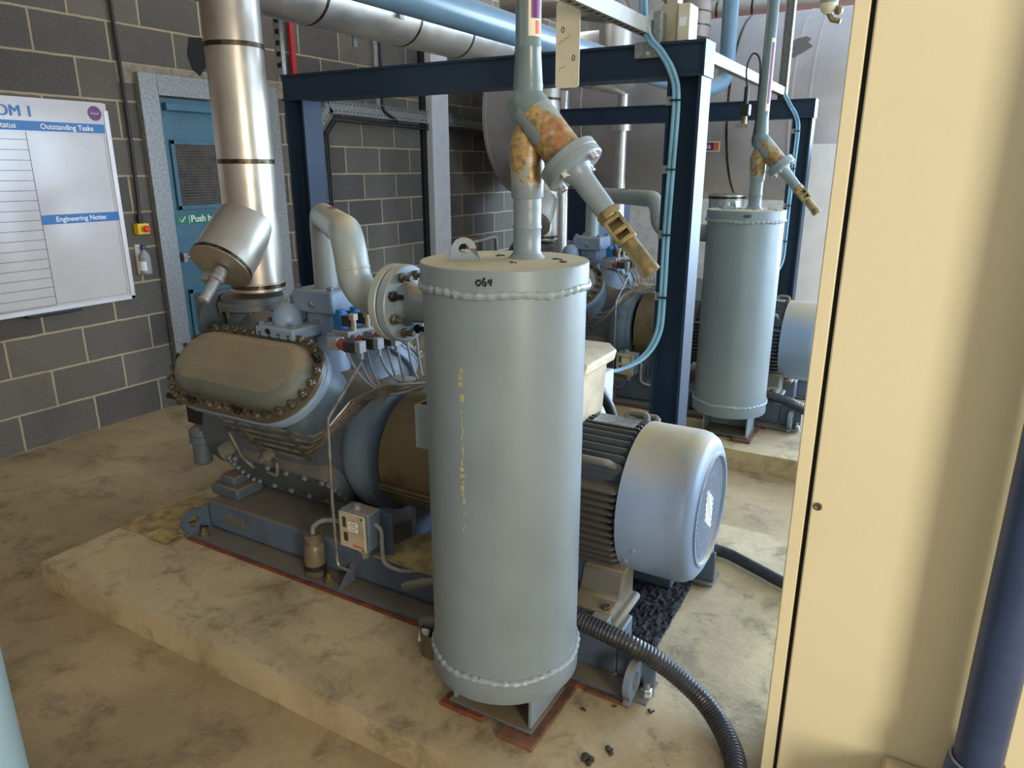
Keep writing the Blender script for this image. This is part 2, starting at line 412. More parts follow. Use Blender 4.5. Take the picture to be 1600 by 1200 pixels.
# plinths
def plinth(y0, y1):
    mb = MB(); pts = []
    for i in range(60):
        pts.append((1.61+3.6*i/59, y0+random.uniform(-.0015, .0015)))
    a = [V(x, y, 0.112+random.uniform(-.001, .001)) for x, y in pts]; b = [V(x, y-0.003, 0.0) for x, y in pts]
    c = [V(x, y+0.02, 0.114) for x, y in pts]
    A = mb.ring(a); B = mb.ring(b); Cc = mb.ring(c)
    for i in range(59): mb.f.append((B[i], B[i+1], A[i+1], A[i])); mb.f.append((A[i], A[i+1], Cc[i+1], Cc[i]))
    k = mb.ring([V(1.61, y0, 0), V(1.61, y1, 0), V(1.61, y1, .114), V(1.61, y0+.02, .114), V(1.61, y0, .112)]); mb.cap(k)
    k = mb.ring([V(5.21, y1, 0), V(5.21, y1, .114), V(1.61, y1, .114), V(1.61, y1, 0)]); mb.cap(k)
    k = mb.ring([V(5.21, y0, 0), V(5.21, y1, 0), V(5.21, y1, .114), V(5.21, y0+.02, .114)]); mb.cap(k)
    mb.f.append(tuple(Cc)+tuple(mb.ring([V(5.21, y1, .114), V(1.61, y1, .114)])))
    return mb
struct('trim_4', plinth(1.27, 2.95), 'plinth', ang=50)
struct('trim_5', plinth(3.87, 5.55), 'plinth', ang=50)
# white column and lintel on the block wall
struct('trim_1', MB().box(0.0, 0.10, 6.10, 6.38, 0, 3.9), 'white_steel')
struct('column_shade_strip', MB().box(0.0, 0.03, 6.03, 6.10, 0, 3.9), 'shadowgap')  # black strip paints the shadow gap left of the column
struct('trim_2', MB().box(0.0, 0.004, 2.94, 4.30, 2.13, 2.243), plain('stone_lintel', (150, 138, 118), 0.9, 0, 0.2, 20))

# ================================================================== door in the block wall
d = bpy.data.objects.new('door_1', None); COL.objects.link(d); d.location = (0.02, 3.6, 0); d['_o'] = (0.02, 3.6, 0); d['kind'] = 'structure'
fr = MB(); fr.box(0, 0.05, 3.055, 3.185, 0, 2.20); fr.box(0, 0.05, 4.06, 4.19, 0, 2.20); fr.box(0, 0.05, 3.185, 4.06, 2.07, 2.20)
obj('door_frame', fr, 'galv', d, bevel=0.004)
obj('door_leaf', MB().box(0.003, 0.02, 3.185, 4.06, 0.0, 2.06), 'door', d)
obj('door_closer', MB().box(0.02, 0.06, 3.22, 3.75, 1.98, 2.03), 'door', d, bevel=0.006)
for z0, z1 in ((1.345, 1.80), (0.33, 0.80)):
    f = MB(); f.box(0.02, 0.036, 3.235, 3.265, z0, z1); f.box(0.02, 0.036, 3.70, 3.73, z0, z1); f.box(0.02, 0.036, 3.235, 3.73, z1-0.03, z1); f.box(0.02, 0.036, 3.235, 3.73, z0, z0+0.03)
    g = obj('louvre_frame', f, 'door', d, bevel=0.003)
    s = MB(); z = z0+0.035
    while z < z1-0.03: s.obox((0.026, 3.482, z), V(0.6, 0, 0.8), Y3, V(0.8, 0, -0.6), 0.009, 0.22, 0.0015); z += 0.0185
    obj('louvre_slats', s, 'louvre', g)
obj('push_bar', MB().cyl((0.06, 3.20, 1.03), (0.06, 4.0, 1.03), 0.012).add(MB().box(0.02, 0.07, 3.20, 3.23, 1.0, 1.06)), 'galv', d)
sg = obj('push_bar_sign', MB().box(0.02, 0.023, 3.212, 3.98, 1.248, 1.312), 'green', d, label='green sign with white lettering')
obj('sign_lettering', text_mb('Push bar to open', 0.064, (0.0235, 3.325, 1.261), Y3, Z3, align='LEFT', bold=0.0012), 'whiteink', sg)
mb = MB(); mb.box(0.0232, 0.0242, 3.312, 3.316, 1.253, 1.307)
mb.tube([(0.0236, 3.236, 1.283), (0.0236, 3.252, 1.263), (0.0236, 3.284, 1.300)], 0.0045, 6)
obj('tick_mark', mb, 'whiteink', sg)

# ================================================================== whiteboard
wb = thing('whiteboard', 'large wall planner whiteboard with blue headings on the block wall', 'whiteboard', (0.02, 2.0, 0.81))
obj('board', MB().box(0.003, 0.022, 0.95, 2.83, 0.81, 1.995), 'white', wb)
f = MB(); f.box(0.003, 0.032, 2.805, 2.835, 0.80, 1.955); f.box(0.003, 0.032, 0.94, 2.835, 0.80, 0.825)
obj('board_frame', f, 'whiteframe', wb, bevel=0.003)
hp = obj('header_panel', MB().box(0.022, 0.026, 0.95, 2.812, 1.815, 1.998), 'white', wb)
obj('blue_heading_bar', MB().box(0.026, 0.0268, 0.95, 2.80, 1.822, 1.874), 'blueink', hp)
tl = MB()
for k_, e_ in enumerate((-0.0022, 0.0, 0.0022)): tl.add(text_mb('ROOM 1', 0.083, (0.0263+0.0004*k_, 2.397+e_, 1.896), Y3, Z3, align='RIGHT'))
obj('title_lettering', tl, 'blueink', hp)
obj('heading_lettering', text_mb('Outstanding Tasks', 0.041, (0.0272, 2.575, 1.834), Y3, Z3, bold=0.0006).add(text_mb('Status', 0.041, (0.0272, 2.292, 1.834), Y3, Z3, align='RIGHT', bold=0.0006)), 'whiteink', hp)
lg = obj('purple_logo', MB().lathe([(0.001, 0), (0.042, 0.0), (0.042, 0.0012), (0.001, 0.0012)], (0.0262, 2.752, 1.935), X3, 32), 'purple', hp)
mb = MB()
for k in range(5): mb.tube([(0.0282, 2.728+k*0.010, 1.930), (0.0282, 2.731+k*0.010, 1.943-(k % 2)*0.006), (0.0282, 2.735+k*0.010, 1.931)], 0.0014, 5)
obj('logo_mark', mb, 'whiteink', lg)
nb = obj('blue_notes_bar', MB().box(0.022, 0.0232, 2.34, 2.805, 1.303, 1.357), 'blueink', wb)
obj('notes_lettering', text_mb('Engineering Notes', 0.041, (0.0236, 2.572, 1.317), Y3, Z3, bold=0.0006), 'whiteink', nb)
mb = MB(); mb.box(0.022, 0.0226, 2.338, 2.341, 0.84, 1.815)
for k in range(18): mb.box(0.022, 0.0226, 0.95, 2.338, 1.772-k*0.0553, 1.7745-k*0.0553)
mb.box(0.022, 0.0226, 2.79, 2.7915, 0.84, 1.815); mb.box(0.022, 0.0226, 0.95, 2.79, 0.839, 0.8405)
obj('ruled_lines', mb, 'blackink', wb)
obj('pen_rail', MB().box(0.003, 0.065, 2.15, 2.46, 0.785, 0.80), 'black', wb, label='black pen rail', bevel=0.004)

# ================================================================== small things on the block wall
t = thing('emergency_stop', 'yellow emergency stop box with red button beside the door frame', 'switch', (0.03, 2.95, 1.21))
obj('yellow_box', MB().box(0.0, 0.05, 2.908, 2.99, 1.205, 1.275), 'yellow', t, bevel=0.005, label='yellow box')
obj('red_button', MB().lathe([(0.012, 0), (0.012, 0.015), (0.022, 0.018), (0.022, 0.030), (0.015, 0.035)], (0.05, 2.955, 1.24), X3, 24), 'red', t, label='red mushroom button')
obj('cable_gland', MB().cyl((0.025, 2.945, 1.275), (0.025, 2.945, 1.33), 0.018), 'black', t)
t = thing('spray_bottle', 'grey plastic bottle with dark blue cap held on the wall below the emergency stop', 'bottle', (0.05, 2.92, 0.95))
obj('bottle_body', MB().lathe([(0.03, 0), (0.036, 0.008), (0.036, 0.11), (0.03, 0.13), (0.014, 0.15), (0.014, 0.16)], (0.046, 2.925, 0.95), Z3, 28), 'greyplastic', t)
obj('cap', MB().cyl((0.046, 2.925, 1.108), (0.046, 2.925, 1.135), 0.018), plain('navy_cap', (40, 62, 104), 0.4), t, label='dark blue cap')
obj('paper_label', MB().lathe([(0.0366, 0.025), (0.0366, 0.085)], (0.046, 2.925, 0.95), Z3, 20, False, False, -1.2, 1.2), 'whiteink', t, label='white label')
obj('wall_holder', MB().box(0.0, 0.012, 2.895, 2.925, 0.95, 1.14), 'white_steel', t)
mb = MB().tube(smooth([(0.02, 2.962, 3.9), (0.02, 2.962, 2.6), (0.02, 2.965, 2.2), (0.02, 2.965, 1.8), (0.022, 2.955, 1.45), (0.025, 2.945, 1.32)]), 0.011, 10)
tag(obj('wall_cable', mb, 'black'), 'black cable running down the block wall to the emergency stop', 'cable')
mb = MB(); pts = [(3.50, 2.46), (3.60, 2.47), (3.62, 2.30), (3.55, 2.22), (3.50, 2.26), (3.47, 2.35)]
mb.prism([V(0.0005, a, b) for a, b in pts], (0.004, 0, 0))
tag(obj('wall_opening_patch', mb, 'shadowgap'), 'black hole in the blockwork behind the suction riser above the door', 'hole')
tag(obj('thin_red_pipe', MB().box(0.03, 0.055, 4.365, 4.405, 2.25, 3.9), 'redpipe'), 'thin red pipe running up the block wall right of the door', 'pipe')
# perforated cable tray on the wall
tr = thing('cable_tray', 'perforated dark steel cable tray bent along the block wall', 'cable tray', (0.05, 5.5, 0.5))
def tray_seg(mb, a, b, w=0.055):
    a = V(0.04, *a); b = V(0.04, *b); dd = (b-a).normalized(); n = X3; w_ = dd.cross(n)
    L = (b-a).length; c = (a+b)/2
    mb.obox(c, dd, w_, n, L/2, w, 0.002)
    for sgn in (-1, 1):
        mb.obox(c+w_*w*sgn+n*0.012, dd, w_, n, L/2, 0.002, 0.014)
trp = [(4.57, 0.3), (4.57, 1.93), (4.75, 2.11), (7.6, 2.075)]
mb = MB()
for a, b in zip(trp, trp[1:]): tray_seg(mb, a, b)
obj('tray', mb, 'galv', tr)
hl = MB()
for a, b in zip(trp, trp[1:]):
    a = V(0.0425, *a); b = V(0.0425, *b); L = (b-a).length; dd = (b-a)/L; w_ = dd.cross(X3)
    k = 0.03
    while k < L-0.02:
        for s in (-0.03, 0.03): hl.obox(a+dd*k+w_*s, dd, w_, X3, 0.009, 0.004, 0.0006)
        k += 0.045
obj('slot', hl, 'shadowgap', tr, kind='stuff')
for off in (0.075, 0.10):
    obj('cable', MB().tube(fillet([(0.05, 4.60+off, 0.3), (0.05, 4.60+off, 1.93-off*.4), (0.05, 4.75+off*0.6, 2.10-off), (0.05, 7.6, 2.07-off)], 0.05), 0.009, 8), 'black', tr)
br = MB()
for y, z in ((4.72, 2.13), (4.60, 1.4), (5.2, 2.17), (5.2, 2.02), (6.5, 2.16), (6.5, 1.99), (5.9, 2.0)): br.bolt((0.01, y, z), X3, 0.012, 0.03)
obj('fixing_bolt', br, 'steel', tr, kind='stuff')
t = thing('wall_conduit', 'dark vertical conduit dropping down the block wall to the cable tray', 'conduit', (0.04, 5.39, 2.1))
obj('channel', MB().box(0.0, 0.04, 5.35, 5.40, 2.10, 3.9), 'galv', t)
obj('conduit_cable', MB().tube(fillet([(0.05, 5.42, 3.9), (0.05, 5.42, 2.12), (0.055, 5.62, 2.03)], 0.06), 0.014, 8), 'black', t)

# ================================================================== machine builders (the near machine; the far one is copied from it)
# ---- base frame
bf = thing('base_frame', 'blue-grey steel base frame under the near compressor and motor', 'base frame', (2.97, 2.1, 0.112))
b = MB(); b.box(1.985, 3.55, 1.775, 2.425, 0.135, 0.265)
obj('frame_body', b, 'base', bf, bevel=0.018)
obj('flange_plate', MB().prism([V(1.945, 1.690, 0.127), V(3.985, 1.690, 0.127), V(3.985, 1.80, 0.127), V(3.5, 1.80, 0.127), V(3.5, 2.40, 0.127), V(3.985, 2.40, 0.127), V(3.985, 2.515, 0.127), V(1.945, 2.515, 0.127)], (0, 0, 0.008)), 'base', bf)
objs('side_channel', [BX(3.55, 3.86, 1.765, 1.90, 0.135, 0.265).add(BX(3.86, 3.985, 1.765, 1.777, 0.135, 0.26)), BX(3.55, 3.86, 2.30, 2.435, 0.135, 0.265).add(BX(3.86, 3.985, 2.423, 2.435, 0.135, 0.26))], 'base', bf, bevel=0.006)
obj('packing_strip', MB().box(1.955, 3.80, 1.678, 1.72, 0.1145, 0.127), 'strip', bf, label='red-brown packing strip along the bottom edge')
def lug(x, y):
    mb = MB(); mb.lathe([(0.026, -0.010), (0.055, -0.010), (0.055, 0.010), (0.026, 0.010), (0.026, -0.010)], (x, y, 0.19), X3, 28, False, False)
    mb.box(x-0.009, x+0.009, y-0.045, y+0.06, 0.13, 0.145); mb.box(x-0.009, x+0.009, y+0.04, y+0.08, 0.13, 0.235); return mb
obj('lifting_lug', lug(1.965, 1.715), 'base', bf); obj('lifting_lug', lug(3.935, 1.705), 'machine', bf); obj('lifting_lug', lug(3.935, 2.49), 'machine', bf)
for x, y, m in ((2.03, 1.715, 'brass'), (2.735, 1.715, 'brass'), (3.97, 1.735, 'steel')):
    obj('anchor_nut', MB().lathe([(0.024, 0), (0.024, 0.004)], (x, y, 0.133), Z3, 20).bolt((x, y, 0.137), Z3, 0.017, 0.016, 0.02), m, bf)
obj('nameplate', MB().box(2.10, 2.21, 1.770, 1.7755, 0.185, 0.225), 'foot', bf, label='small tan nameplate', bevel=0.001)
objs('gusset', [MB().prism([V(2.80, 1.775, 0.133), V(2.80, 1.69, 0.133), V(2.80, 1.775, 0.21)], (0.008, 0, 0)), MB().prism([V(3.3, 1.775, 0.133), V(3.3, 1.69, 0.133), V(3.3, 1.775, 0.25)], (0.008, 0, 0))], 'base', bf)


# ---- compressor
AX = V(0, 2.1, 0.575)
cp = thing('compressor', 'blue-grey reciprocating compressor with dusty bolted head cover in the foreground', 'compressor', (2.3, 2.1, 0.265))
obj('crankcase', MB().lathe([(0.12, 1.80), (0.21, 1.82), (0.245, 1.86), (0.262, 1.92), (0.262, 2.50), (0.25, 2.58), (0.232, 2.64), (0.230, 2.72)], AX, X3, 64), 'machine_dark', cp)
obj('bell_housing_flange', MB().lathe([(0.238, 2.70), (0.262, 2.735), (0.265, 2.75), (0.265, 2.80), (0.258, 2.81), (0.258, 2.84), (0.2, 2.845), (0.2, 2.80)], AX, X3, 64, True, False), 'machine', cp)
objs('mounting_foot', [BX(1.95, 2.12, 1.83, 1.97, 0.266, 0.315).add(BX(1.99, 2.08, 1.85, 1.97, 0.315, 0.355)).add(BX(1.97, 2.10, 1.95, 2.05, 0.266, 0.40)), BX(1.95, 2.12, 2.2, 2.36, 0.266, 0.345), BX(2.55, 2.72, 1.92, 2.28, 0.266, 0.345)], 'machine_dark', cp, bevel=0.008)
obj('sump', BX(2.05, 2.62, 1.98, 2.22, 0.266, 0.42), 'machine_dark', cp, bevel=0.02)

def bank(sgn, vis):
    n = V(0, -0.7071*sgn, 0.7071); v = V(0, 0.7071*sgn, 0.7071); u = V(1, 0, 0); c0 = V(2.275, 2.1, 0.575)
    obj('cylinder_bank', MB().stad(c0, u, v, n, 0.20, [(0.17, 0.1), (0.165, 0.30), (0.158, 0.345), (0.162, 0.36)]), 'machine', cp)
    obj('bank_flange', MB().stad(c0, u, v, n, 0.20, [(0.176, 0.352), (0.182, 0.357), (0.182, 0.382), (0.178, 0.386), (0.178, 0.390), (0.182, 0.394), (0.182, 0.405)]), 'block_blue', cp)
    cv = obj('head_cover', MB().stad(c0, u, v, n, 0.205, [(0.142, 0.420), (0.139, 0.434), (0.132, 0.452), (0.118, 0.468), (0.095, 0.477), (0.04, 0.480)]), 'head', cp, ang=50, label='tan dust-coated domed cover')
    rm = obj('cover_rim', MB().stad(c0, u, v, n, 0.205, [(0.184, 0.405), (0.182, 0.421), (0.14, 0.423)]), 'rim', cp, label='dark oily bolted rim')
    # bolts around the stadium
    R = 0.1655; per = 4*0.205+2*PI*R; N = 36
    for k in range(N):
        s = per*k/N; L = 0.41
        if s < L: p = u*(-0.205+s)+v*R
        elif s < L+PI*R: a = PI/2-(s-L)/R; p = u*(0.205+R*math.cos(a))+v*R*math.sin(a)
        elif s < 2*L+PI*R: p = u*(0.205-(s-L-PI*R))-v*R
        else: a = -PI/2-(s-2*L-PI*R)/R; p = u*(-0.205+R*math.cos(a))+v*R*math.sin(a)
        big = vis and k in (5, 11, 20, 25)
        obj('cover_bolt', MB().bolt(c0+p+n*0.42, n, 0.0150, 0.019, 0.024 if big else 0.009), 'dkbolt' if big else 'bolt', rm)
bank(1, True)
bank(-1, False)
# handhole cover low on the crankcase side
n = V(0, -0.79, -0.61).normalized(); v = V(0, -0.61, 0.79).normalized(); c0 = V(2.39, 2.1, 0.575)
hc = obj('handhole_cover', MB().stad(c0, X3, v, n, 0.21, [(0.10, 0.18), (0.105, 0.25), (0.105, 0.276), (0.10, 0.281), (0.02, 0.283)]), 'machine_dark', cp)
for k in range(26):
    a = 2*PI*k/26; ca, sa = math.cos(a), math.sin(a)
    p = X3*((0.21 if ca > 0 else -0.21)*min(1, abs(ca)*1.6)+0.09*ca)+v*0.09*(1 if sa > 0 else -1)*min(1, abs(sa)*1.5)
    obj('cover_bolt', MB().bolt(c0+p+n*0.279, n, 0.012, 0.018), 'machine_dark', hc)
# unloader cylinders and oil filter
objs('unloader_cylinder', [MB().cyl((2.22, 1.97, 0.60), (2.06, 1.835, 0.47), 0.042), MB().lathe([(0.036, 0), (0.036, 0.15), (0.022, 0.155), (0.022, 0.18)], (2.40, 1.93, 0.59), V(-0.11, -0.10, -0.11), 20)], 'foot', cp)
ol = MB().lathe([(0.032, 0), (0.038, 0.006), (0.038, 0.095), (0.046, 0.10), (0.046, 0.122), (0.041, 0.127), (0.046, 0.132), (0.046, 0.155), (0.035, 0.165), (0.014, 0.17), (0.014, 0.24)], (1.885, 1.86, 0.385), Z3, 28)
of = obj('oil_filter', ol, 'machine_dark', cp)
obj('filter_head', MB().box(1.85, 1.94, 1.835, 1.95, 0.575, 0.65).add(MB().tube(fillet([(1.885, 1.86, 0.63), (1.87, 1.82, 0.69), (1.80, 1.79, 0.70)], 0.02), 0.013, 8)).add(MB().cyl((1.89, 1.93, 0.61), (1.90, 2.04, 0.6), 0.02)), 'black', cp)
# suction neck, discharge valve blocks
sn = MB().lathe([(0.135, 0.0), (0.125, 0.06), (0.112, 0.14), (0.118, 0.19), (0.142, 0.20), (0.142, 0.222), (0.128, 0.228), (0.128, 0.25)], (2.02, 2.1, 0.85), Z3, 40)
sn.cyl((2.02, 2.1, 0.98), (2.24, 1.99, 0.96), 0.085); sn.lathe([(0.15, 0), (0.15, 0.02), (0.09, 0.022)], (1.89, 2.10, 0.97), V(-1, 0.2, 0), 36)
obj('suction_neck', sn, 'machine_dark', cp)
bo = MB()
for k in range(8): a = 2*PI*k/8; obj('neck_bolt', MB().bolt((2.02+0.13*math.cos(a), 2.1+0.13*math.sin(a), 1.05), -Z3, 0.012, 0.03), 'bolt', cp)

dv = MB(); dv.box(2.34, 2.55, 2.02, 2.20, 1.075, 1.165); dv.box(2.38, 2.51, 2.05, 2.17, 0.98, 1.075); dv.lathe([(0.085, 0), (0.07, 0.1), (0.06, 0.2)], (2.445, 2.11, 0.80), Z3, 24)
vb = obj('discharge_valve_block', dv, 'block_blue', cp, bevel=0.010)
for x, y in ((2.36, 2.04), (2.53, 2.04), (2.36, 2.18), (2.53, 2.18)): obj('block_bolt', MB().bolt((x, y, 1.165), Z3, 0.014, 0.016), 'machine', vb)
obj('plug', MB().bolt((2.45, 2.018, 1.11), -Y3, 0.014, 0.010), 'steel', vb)
dv = MB(); dv.box(2.25, 2.46, 1.90, 2.07, 0.985, 1.03); dv.cyl((2.35, 1.985, 0.85), (2.35, 1.985, 0.985), 0.07); dv.sphere((2.34, 1.99, 1.045), 0.06, 24, 12, 1.15); dv.box(2.27, 2.42, 2.07, 2.09, 1.03, 1.13)
ob = obj('relief_valve_block', dv, 'block_blue', cp, bevel=0.008)
for x, y in ((2.27, 1.92), (2.44, 1.92), (2.44, 2.05)): obj('block_bolt', MB().bolt((x, y, 1.03), Z3, 0.013, 0.014), 'machine', ob)
# oil tubes: a rack along the crankcase flank that climbs to the valve rack
for k in range(5):
    q = k/4; y = 1.715+0.10*q
    p = [(2.20+0.05*q if k else 2.10, y+0.03, 0.67-0.13*q+(0.04 if not k else 0)), (2.255+0.02*q, y, 0.690-0.13*q), (2.725-0.17*q, y-0.005, 0.715-0.155*q), (2.775-0.15*q, y+0.0, 0.745-0.14*q), (2.82+0.012*k, 1.80+0.012*k, 0.835), (2.93+0.015*k, 1.86+0.012*k, 0.895), (3.10, 2.10, 0.875)]
    obj('oil_tube', MB().tube(fillet(p, 0.025, 4), 0.0055, 8), 'tubes', cp)
objs('tube_clamp', [MB().obox((2.33, 1.75, 0.63), X3, V(0, 0.61, -0.79), V(0, 0.79, 0.61), 0.008, 0.085, 0.006), MB().obox((2.60, 1.75, 0.64), X3, V(0, 0.55, -0.83), V(0, 0.83, 0.55), 0.008, 0.085, 0.006)], 'bolt', cp)
objs('return_tube', [MB().tube(fillet([(2.14, 1.86, 0.56), (2.16, 1.79, 0.61), (2.22, 1.80, 0.50), (2.27, 1.81, 0.46)], 0.012), 0.007, 8), MB().tube(fillet([(2.36, 1.83, 0.50), (2.42, 1.80, 0.52), (2.41, 1.80, 0.46), (2.33, 1.82, 0.455)], 0.015), 0.007, 8)], 'tubes', cp)
obj('breather_tube', MB().tube(fillet([(2.55, 1.86, 0.95), (2.50, 1.84, 0.97), (2.49, 1.84, 0.93), (2.62, 1.87, 0.84)], 0.02), 0.009, 8), 'tubes', cp)
# solenoid valve rack
sb = obj('valve_manifold', MB().box(2.62, 2.70, 1.94, 2.22, 1.015, 1.045).add(MB().box(2.60, 2.64, 1.93, 2.23, 0.97, 1.03)), 'greyplastic', cp, bevel=0.003)
for k in range(4):
    y = 1.965+0.068*k; x = 2.645+0.008*k
    c = obj('solenoid_coil', MB().box(x-0.022, x+0.018, y-0.02, y+0.02, 1.045, 1.105), 'coil', sb, label='blue coil', bevel=0.003)
    obj('coil_cap', MB().cyl((x, y, 1.105), (x, y, 1.118), 0.017), 'coil', c)
    obj('plug_connector', MB().box(x+0.018, x+0.052, y-0.015, y+0.015, 1.06, 1.10), 'darkplastic', c)
    obj('cable_gland', MB().cyl((x+0.062, y, 1.10), (x+0.062, y, 1.045), 0.010).add(MB().box(x+0.050, x+0.074, y-0.012, y+0.012, 1.085, 1.108)), 'creambox', c)
for k in range(3):
    y = 1.90+0.075*k; x = 2.70+0.02*k
    q = obj('pilot_valve', MB().box(x-0.05, x+0.0, y-0.02, y+0.02, 0.985, 1.03), 'greyplastic', sb, bevel=0.003)
    obj('pilot_coil', MB().cyl((x, y, 1.008), (x+0.03, y-0.01, 1.006), 0.021), 'copper', q, label='red-brown coil end')
    obj('pilot_connector', MB().box(x+0.03, x+0.09, y-0.022, y+0.016, 0.985, 1.025), 'darkplastic', q, bevel=0.003)
    obj('pilot_plug', MB().box(x+0.088, x+0.11, y-0.024, y+0.01, 0.99, 1.03).add(MB().cyl((x+0.10, y-0.008, 0.99), (x+0.10, y-0.008, 0.965), 0.008)), 'greyplastic', q)
for k in range(9):
    a = V(2.70+0.022*k, 1.90+0.035*k, 1.02-0.006*(k % 3)); e = V(3.0, 2.02+0.012*k, 0.865+0.012*(k % 4))
    m1 = a.lerp(e, 0.25)+V(0, -0.01, -0.10-0.02*(k % 3)); m2 = a.lerp(e, 0.62)+V(0, -0.02, -0.095+0.01*(k % 2))
    obj('signal_cable', MB().tube(smooth([a, m1, m2, e, e+V(0.10, 0.05, -0.02)], 7), 0.0052, 8), 'greycable', sb)
# impulse tube that drops to the pressure switch
obj('impulse_tube', MB().tube(fillet([(2.83, 1.86, 0.967), (2.806, 1.70, 0.797), (2.812, 1.685, 0.505), (2.814, 1.685, 0.24), (2.88, 1.685, 0.238), (2.90, 1.69, 0.28)], 0.02, 5), 0.0058, 8), 'tubes', cp)

# ---- coupling guard
cg = thing('coupling_guard', 'brown oily sheet-steel coupling guard between the near compressor and motor', 'guard', (3.05, 2.1, 0.27))
obj('guard_shell', MB().lathe([(0.226, 2.87), (0.231, 2.872), (0.231, 3.21), (0.226, 3.212)], V(0, 2.1, 0.575), X3, 64, False, False), 'guard', cg)
objs('guard_seam', [BX(2.87, 3.21, 1.862, 1.876, 0.500, 0.506), BX(2.87, 3.21, 1.862, 1.876, 0.488, 0.493)], 'guard', cg)
objs('guard_foot', [BX(2.95, 2.97, 1.95, 2.25, 0.266, 0.40), BX(3.12, 3.14, 1.95, 2.25, 0.266, 0.40)], 'machine', cg)

# ---- electric motor
MA = V(0, 2.1, 0.588)
mo = thing('electric_motor', 'large electric motor with pale blue fan cowl in front of the navy frame', 'motor', (3.65, 2.1, 0.265))
obj('drive_end_shield', MB().lathe([(0.12, 3.18), (0.20, 3.20), (0.215, 3.22), (0.215, 3.27)], MA, X3, 48), 'fins', mo)
fn = MB().lathe([(0.195, 3.25), (0.195, 3.82)], MA, X3, 48)
def fin(p, d, L):
    # radial plate from p along d, running in X, corners clipped
    t_ = X3.cross(d)*0.0035; q = V(0, p[0], p[1]); a = q; b_ = q+d*L; x0, x1 = 3.27, 3.80
    fn.prism([a+X3*x0-t_, b_-d*0.012+X3*x0-t_, b_+X3*(x0+0.012)-t_, b_+X3*(x1-0.015)-t_, b_-d*0.018+X3*x1-t_, a+X3*x1-t_], t_*2)
k = -0.168
while k <= 0.10:
    for s in (-1, 1): fin((2.1+s*0.10, 0.588+k), V(0, s, 0), 0.133-0.12*max(0, abs(k)-0.10)*3.2)
    k += 0.0235
for k in range(-7, 8):
    if k == 0: pass
    a = k*0.0255; fin((2.1+a, 0.588+0.11), Z3, 0.128-abs(a)*abs(a)*2.3)
for s in (-1, 1):
    for a in (36, 44): fin((2.1+s*0.13, 0.588+0.10), V(0, s*math.cos(math.radians(a)), math.sin(math.radians(a))), 0.066)
obj('finned_housing', fn, 'fins', mo, ang=30)
cw = MB().lathe([(0.236, 3.80), (0.2445, 3.80), (0.2445, 3.965), (0.240, 3.988), (0.228, 4.008), (0.208, 4.020), (0.186, 4.024), (0.182, 4.030), (0.174, 4.030), (0.170, 4.022), (0.170, 4.004)], MA, X3, 72, False, False)
obj('fan_cowl', cw, 'motor', mo, ang=40, label='pale blue fan cowl with dusty top')
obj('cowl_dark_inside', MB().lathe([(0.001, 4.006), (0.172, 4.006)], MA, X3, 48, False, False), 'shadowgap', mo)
gr = MB(); dd = V(0, math.cos(math.radians(26)), math.sin(math.radians(26))); nn = X3.cross(dd)
for k in range(-10, 11):
    o = k*0.0160
    if abs(o) < 0.168:
        L = math.sqrt(0.170**2-o*o); gr.obox(MA+X3*4.0195+nn*o, dd, nn, X3, L, 0.0038, 0.0004)
for r in (0.06, 0.115): gr.tube([MA+X3*4.017+V(0, r*math.cos(2*PI*i/32), r*math.sin(2*PI*i/32)) for i in range(32)], 0.0016, 6, True)
obj('fan_grille', gr, 'motor', mo)
lgm = MB()
for k in range(-5, 6):
    o = k*0.0160; L = 0.050*(1-abs(k)/6.0); lgm.obox(MA+X3*4.0206+nn*o, dd, nn, X3, L, 0.0042, 0.0004)
for e_ in (-0.022, 0.022): lgm.obox(MA+X3*4.0208+dd*e_, nn, dd, X3, 0.045, 0.004, 0.0004)
obj('diamond_badge', lgm, 'whiteink', mo, label='white diamond emblem on the grille')
def mfoot(x0, x1, s):
    mb = MB(); y = lambda a: 2.1+s*a
    mb.prism([V(x0, y(0.12), 0.42), V(x0, y(0.20), 0.40), V(x0, y(0.235), 0.325), V(x0, y(0.31), 0.318), V(x0, y(0.31), 0.288), V(x0, y(0.12), 0.288)], (x1-x0, 0, 0))
    mb.box(x0-0.01, x1+0.02, min(y(0.10), y(0.325)), max(y(0.10), y(0.325)), 0.266, 0.29); return mb
for x0, x1 in ((3.36, 3.50), (3.68, 3.83)):
    for s in (-1, 1):
        f_ = obj('motor_foot', mfoot(x0, x1, s), 'foot', mo, bevel=0.012)
        obj('foot_bolt', MB().bolt((x1-0.03, 2.1+s*0.285, 0.316), Z3, 0.016, 0.014), 'bolt', f_)
obj('jacking_block', MB().box(3.775, 3.83, 1.755, 1.79, 0.27, 0.318), 'machine', mo, bevel=0.003); obj('jacking_bolt', MB().bolt((3.80, 1.755, 0.295), -Y3, 0.010, 0.016), 'steel', mo)
for s in (-1, 1):
    mb = MB(); y = 2.1+s*0.215
    mb.tube(fillet([(3.675, 2.1+s*0.18, 0.745), (3.675, y+s*0.015, 0.775), (3.765, y+s*0.015, 0.775), (3.765, 2.1+s*0.18, 0.745)], 0.014, 5), 0.012, 10)
    obj('lifting_handle', mb, 'foot', mo)
obj('lifting_handle', MB().tube(fillet([(3.74, 2.13, 0.80), (3.70, 2.16, 0.842), (3.78, 2.16, 0.842), (3.79, 2.13, 0.80)], 0.015, 5), 0.012, 10), 'foot', mo)
obj('rating_plate', MB().box(3.63, 3.77, 2.06, 2.14, 0.826, 0.830), 'galv', mo)
